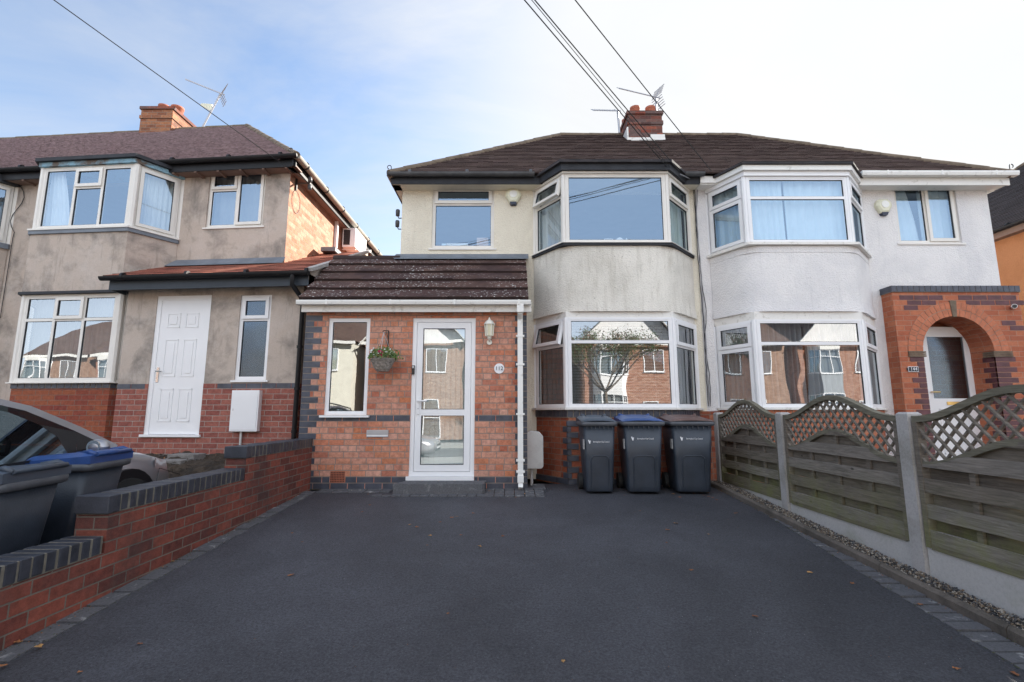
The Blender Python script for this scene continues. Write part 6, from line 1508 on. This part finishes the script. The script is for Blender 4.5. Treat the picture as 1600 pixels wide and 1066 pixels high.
mb = MB()     # grit, moss and crumbs caught along the edges
def crumb(x, y, s, mats):
    c = Vector((x, y, gz(y) + .006)); t = rnd.uniform(0, 6.28); a = Vector((math.cos(t), math.sin(t), 0)) * s; b = Vector((-math.sin(t), math.cos(t), 0)) * s * rnd.uniform(.4, .8); u = Vector((0, 0, s * .5))
    mb.add([c - a, c + b, c + a, c - b, c + u], [(0, 1, 4), (1, 2, 4), (2, 3, 4), (3, 0, 4)], rnd.choice(mats))
for i in range(2600):
    k = rnd.random(); y = 1.6 + 4.9 * rnd.random()
    if k < .35: crumb(-2.605 + abs(rnd.gauss(0, .03)), y, rnd.uniform(.002, .007), ['soil', 'leafbrown', 'concrete_d', 'moss'])
    elif k < .6: crumb(-2.478 + rnd.gauss(0, .012), y, rnd.uniform(.002, .005), ['soil', 'concrete_d', 'moss'])
    elif k < .8: crumb(rx(y) + rnd.gauss(0, .012), y, rnd.uniform(.002, .006), ['soil', 'moss', 'moss', 'concrete_d'])
    elif k < .9: crumb(2.655 - abs(rnd.gauss(0, .015)), y, rnd.uniform(.003, .008), ['soil', 'leafbrown', 'moss'])
    else: crumb(rnd.uniform(-2.4, 2.6), 6.47 - abs(rnd.gauss(0, .04)), rnd.uniform(.002, .009), ['soil', 'leafbrown', 'concrete_d'])
for i in range(500): crumb(rnd.uniform(-2.4, 2.4), rnd.uniform(1.8, 6.4), rnd.uniform(.0015, .004), ['concrete', 'leafbrown', 'concrete_d'])
mb.build('grit', kind='stuff', label='grit, moss and leaf crumbs gathered along the driveway edges', category='grit')
# ================================================================== ACROSS THE STREET (seen mirrored in the panes)
def opp_house(x, wallm, bandm, gable, label, y0=-14.6):
    o = thing('house_across_street', (x, y0 - 4, -.5), label, 'house')
    w, dpt, ze = 5.6, 8.0, 5.1; z0 = -.5
    m = MB(); m.box(x - w / 2, x + w / 2, y0 - dpt, y0, z0, ze, wallm); 
    if gable:
        for yy in (y0, y0 - dpt): m.poly([(x - w / 2, yy, ze), (x + w / 2, yy, ze), (x, yy, ze + 3.0)], 'white_render')
    m.build('wall', o)
    m = MB()
    if gable:
        m.quad((x - w / 2 - .3, y0 + .35, ze - .25), (x, y0 + .35, ze + 3.1), (x, y0 - dpt, ze + 3.1), (x - w / 2 - .3, y0 - dpt, ze - .25), 'roof'); m.quad((x + w / 2 + .3, y0 + .35, ze - .25), (x, y0 + .35, ze + 3.1), (x, y0 - dpt, ze + 3.1), (x + w / 2 + .3, y0 - dpt, ze - .25), 'roof')
        m.bar((x - w / 2 - .3, y0 + .36, ze - .3), (x, y0 + .36, ze + 3.05), .04, .18, 'white_paint', (0, 1, 0)); m.bar((x + w / 2 + .3, y0 + .36, ze - .3), (x, y0 + .36, ze + 3.05), .04, .18, 'white_paint', (0, 1, 0))
    else:
        a, b, c, d = (x - w / 2 - .2, y0 + .35, ze), (x + w / 2 + .2, y0 + .35, ze), (x + w / 2 - 1.2, y0 - 4, ze + 3.2), (x - w / 2 + 1.2, y0 - 4, ze + 3.2); e, f = (x - w / 2 - .2, y0 - dpt, ze), (x + w / 2 + .2, y0 - dpt, ze)
        m.quad(a, b, c, d, 'roof'); m.quad(a, d, e, e, 'roof'); m.quad(b, f, c, c, 'roof'); m.quad(e, f, c, d, 'roof')
    m.build('roof', o)
    m = MB(); m.box(x - w / 2 - .2, x + w / 2 + .2, y0 + .3, y0 + .36, ze - .2, ze - .02, 'white_paint'); m.build('gutter', o)
    bx0, bx1 = x - 2.3, x - .2; bp = [(bx1 + .0, y0), (bx1 - .4, y0 + .6), (bx0 + .4, y0 + .6), (bx0, y0)]
    m = MB(); m.prism(bp, z0, .55, wallm); m.prism(bp, 2.05, 3.2, bandm); m.prism([(a, b + .05) for a, b in bp], 4.65, 4.85, 'white_paint'); m.build('bay', o)
    T = Matrix.Translation((0, 0, 0)) @ Matrix.Rotation(math.pi, 4, 'Z')
    for z in ((.55, 2.05), (3.2, 4.65)):
        for a, b in zip(bp, bp[1:]):
            TT, L_ = seg(a, b); win(o, TT, L_, z[0], z[1], [(0, .5, 0, .7, 'f'), (.5, 1, 0, .7, 'f'), (0, .5, .7, 1, 'f'), (.5, 1, .7, 1, 'f')], 'upvc', 'glass', sill=.05)
        m = MB(); m.prism([(a, b - .15) for a, b in bp], z[0], z[1], 'curtain_d'); m.build('net_curtain', o)
    win(o, seg((x + 1.9, y0 + .03), (x + .7, y0 + .03))[0], 1.2, 3.3, 4.65, [(0, .5, 0, 1, 'f'), (.5, 1, 0, 1, 'f')], 'upvc', 'glass'); win(o, seg((x + 1.5, y0 + .05), (x + .6, y0 + .05))[0], .9, -.4, 1.7, [(0, 1, 0, .5, 'f'), (0, 1, .5, 1, 'f')], 'upvc', 'glass', sill=0, name='door')
    return o
M['brick_opp'] = brick('pale_brick_across', [(.36, .20, .13), (.42, .26, .18), (.31, .17, .11)], (.4, .34, .28))
M['cream_w'] = plain('white_opp_render', (.72, .68, .58), .9, .08, 3, .3); M['grey_band'] = plain('grey_hung_band', (.30, .32, .34), .8, .1, 3)
cfg = [('brick_opp', 'grey_band', 0), ('brick_side', 'white_render', 1), ('cream_w', 'cream_w', 0), ('brick_opp', 'cream_w', 1), ('cream_w', 'cream_w', 0), ('brick_side', 'white_render', 1), ('brick_opp', 'grey_band', 0), ('brick_side', 'grey_band', 1), ('cream_w', 'cream_w', 0)]
nm = ['far left', 'second from the far left', 'third from the far left', 'left of the middle', 'in the middle', 'right of the middle', 'third from the far right', 'second from the far right', 'far right']
cfg = [('brick_opp', 'cream_w', 0), ('brick_side', 'white_render', 0)] + cfg
nm = ['leftmost', 'second from left'] + nm
for i, (a, b, g) in enumerate(cfg):
    x = -37.1 + i * 6.3
    kind = {'brick_opp': 'pale brick', 'brick_side': 'red-brown brick', 'cream_w': 'cream rendered'}[a]
    opp_house(x, a, b, g, '%s %s house across the street, %s of the row' % (kind, 'gabled' if g else 'hipped', nm[i]))
def tree(x, y, z, h, label):
    o = thing('tree', (x, y, z), label, 'tree'); m = MB(); tips = []
    def br(p, d, L_, r, lv):
        q = p + d * L_; m.tube([p, p.lerp(q, .5) + Vector((rnd.uniform(-.03, .03), rnd.uniform(-.03, .03), 0)), q], [r, r * .85, r * .65], 'bark', 7)
        if lv == 0: tips.append(q); return
        if lv == 4:
            for k in range(6):
                t = k * 1.05; nd = Vector((math.cos(t) * .8, math.sin(t) * .8, .75)).normalized(); br(q, nd, L_ * rnd.uniform(.5, .62), r * .5, 3)
            return
        for k in range(3 if lv > 1 else 4):
            nd = (d + Vector((rnd.uniform(-.8, .8), rnd.uniform(-.8, .8), rnd.uniform(-.1, .5)))).normalized(); br(q, nd, L_ * rnd.uniform(.55, .8), r * .6, lv - 1)
            if lv < 3: tips.append(q.lerp(q + nd * L_ * .5, rnd.random()))
    br(Vector((x, y, z)), Vector((0, 0, 1)), h * .42, h * .02, 4); m.build('trunk', o)
    c = MB()
    for t in tips:
        for _ in range(20):
            p = t + Vector((rnd.gauss(0, .16), rnd.gauss(0, .16), rnd.gauss(0, .14))); s = rnd.uniform(.025, .05); d1 = Vector((rnd.uniform(-1, 1), rnd.uniform(-1, 1), rnd.uniform(-1, 1))).normalized() * s; d2 = d1.orthogonal().normalized() * s * .6
            c.quad(p - d1, p + d2, p + d1, p - d2, rnd.choice(['green', 'green2', 'leafbrown']))
    c.build('crown', o)
tree(4.5, -9.8, -.47, 5.8, 'small street tree with sparse autumn crown, mirrored in the cream lower bay')
tree(-14, -10, -.47, 5.5, 'taller street tree across the road to the left')

# ================================================================== SKY, SUN, CAMERA
SAZ, SEL = R(47), R(29)
sun_dir = Vector((math.sin(SAZ) * math.cos(SEL), math.cos(SAZ) * math.cos(SEL), math.sin(SEL)))
w = bpy.data.worlds.new('World'); sc.world = w; w.use_nodes = True; nt = w.node_tree; bg = nt.nodes['Background']
sky = nt.nodes.new('ShaderNodeTexSky'); sky.sky_type = 'NISHITA'; sky.sun_disc = False; sky.sun_elevation = SEL; sky.sun_rotation = SAZ
sky.air_density = 1.0; sky.dust_density = 1.2; sky.ozone_density = 1.2
tc = nt.nodes.new('ShaderNodeTexCoord'); gen = tc.outputs['Generated']
# flatten the cloud sheet: divide the direction by its height
sx = nt.nodes.new('ShaderNodeSeparateXYZ'); nt.links.new(gen, sx.inputs[0])
mz = nt.nodes.new('ShaderNodeMath'); mz.operation = 'ADD'; nt.links.new(sx.outputs['Z'], mz.inputs[0]); mz.inputs[1].default_value = .18
mc = nt.nodes.new('ShaderNodeMath'); mc.operation = 'MAXIMUM'; nt.links.new(mz.outputs[0], mc.inputs[0]); mc.inputs[1].default_value = .05
cx = nt.nodes.new('ShaderNodeCombineXYZ')
for k, s in ((0, 'X'), (1, 'Y')):
    dv = nt.nodes.new('ShaderNodeMath'); dv.operation = 'DIVIDE'; nt.links.new(sx.outputs[s], dv.inputs[0]); nt.links.new(mc.outputs[0], dv.inputs[1]); nt.links.new(dv.outputs[0], cx.inputs[k])
mp = nt.nodes.new('ShaderNodeMapping'); mp.inputs['Rotation'].default_value = (0, 0, R(28)); mp.inputs['Scale'].default_value = (.55, 1.1, 1); nt.links.new(cx.outputs[0], mp.inputs[0])
n1 = _noise(nt, 1.5, 8, .58, mp.outputs[0], .8)
dt = nt.nodes.new('ShaderNodeVectorMath'); dt.operation = 'DOT_PRODUCT'; nt.links.new(gen, dt.inputs[0]); dt.inputs[1].default_value = sun_dir
def mth(op, a, b, c=None):
    n = nt.nodes.new('ShaderNodeMath'); n.operation = op
    for k, v in enumerate((a, b, c)):
        if v is None: continue
        if hasattr(v, 'is_output'): nt.links.new(v, n.inputs[k])
        else: n.inputs[k].default_value = v
    return n.outputs[0]
near = _ramp(nt, dt.outputs['Value'], [(.22, 0.), (1., 1.)]); near.node.color_ramp.interpolation = 'EASE'
cov = _ramp(nt, mth('MULTIPLY_ADD', near, .40, n1), [(.50, 0.02), (.92, 1.)])
cov = mth('MAXIMUM', cov, _ramp(nt, near, [(.5, 0.), (.88, 1.)]))
# unseen bright cloud veil added behind the camera to light the shaded facades
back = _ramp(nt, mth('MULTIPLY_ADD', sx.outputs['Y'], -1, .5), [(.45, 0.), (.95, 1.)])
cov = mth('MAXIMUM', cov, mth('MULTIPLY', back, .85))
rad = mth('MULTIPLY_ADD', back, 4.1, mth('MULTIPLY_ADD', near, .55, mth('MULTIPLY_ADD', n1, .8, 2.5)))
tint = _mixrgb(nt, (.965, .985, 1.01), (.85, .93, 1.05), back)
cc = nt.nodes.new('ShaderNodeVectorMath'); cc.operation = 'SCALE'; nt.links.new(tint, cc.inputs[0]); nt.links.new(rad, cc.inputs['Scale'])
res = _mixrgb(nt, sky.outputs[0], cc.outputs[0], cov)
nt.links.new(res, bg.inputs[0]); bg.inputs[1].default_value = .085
sl_ = bpy.data.lights.new('sun', 'SUN'); sl_.energy = 4.8; sl_.angle = R(.5); sl_.color = (1, .93, .83)
so = bpy.data.objects.new('sun', sl_); COL.objects.link(so); so.rotation_euler = (-sun_dir).to_track_quat('-Z', 'Y').to_euler(); so.location = (8, 20, 20)
cam = bpy.data.cameras.new('camera'); co = bpy.data.objects.new('camera', cam); COL.objects.link(co)
cam.sensor_width = 36; cam.lens = F / 1600 * 36; cam.clip_end = 2000; cam.clip_start = .05
co.location = (0, 0, EYE); co.rotation_euler = (R(90) + PITCH, 0, 0); sc.camera = co
vs_ = sc.view_settings; vs_.view_transform = 'Standard'; vs_.look = 'None'; vs_.exposure = 1.8; vs_.gamma = 1
sc.cycles.max_bounces = 6; sc.cycles.transparent_max_bounces = 12; sc.cycles.caustics_reflective = False; sc.cycles.caustics_refractive = False
sc.cycles.use_denoising = True; sc.cycles.denoiser = 'OPENIMAGEDENOISE'; sc.cycles.denoising_prefilter = 'NONE'; sc.cycles.denoising_input_passes = 'RGB_ALBEDO_NORMAL'
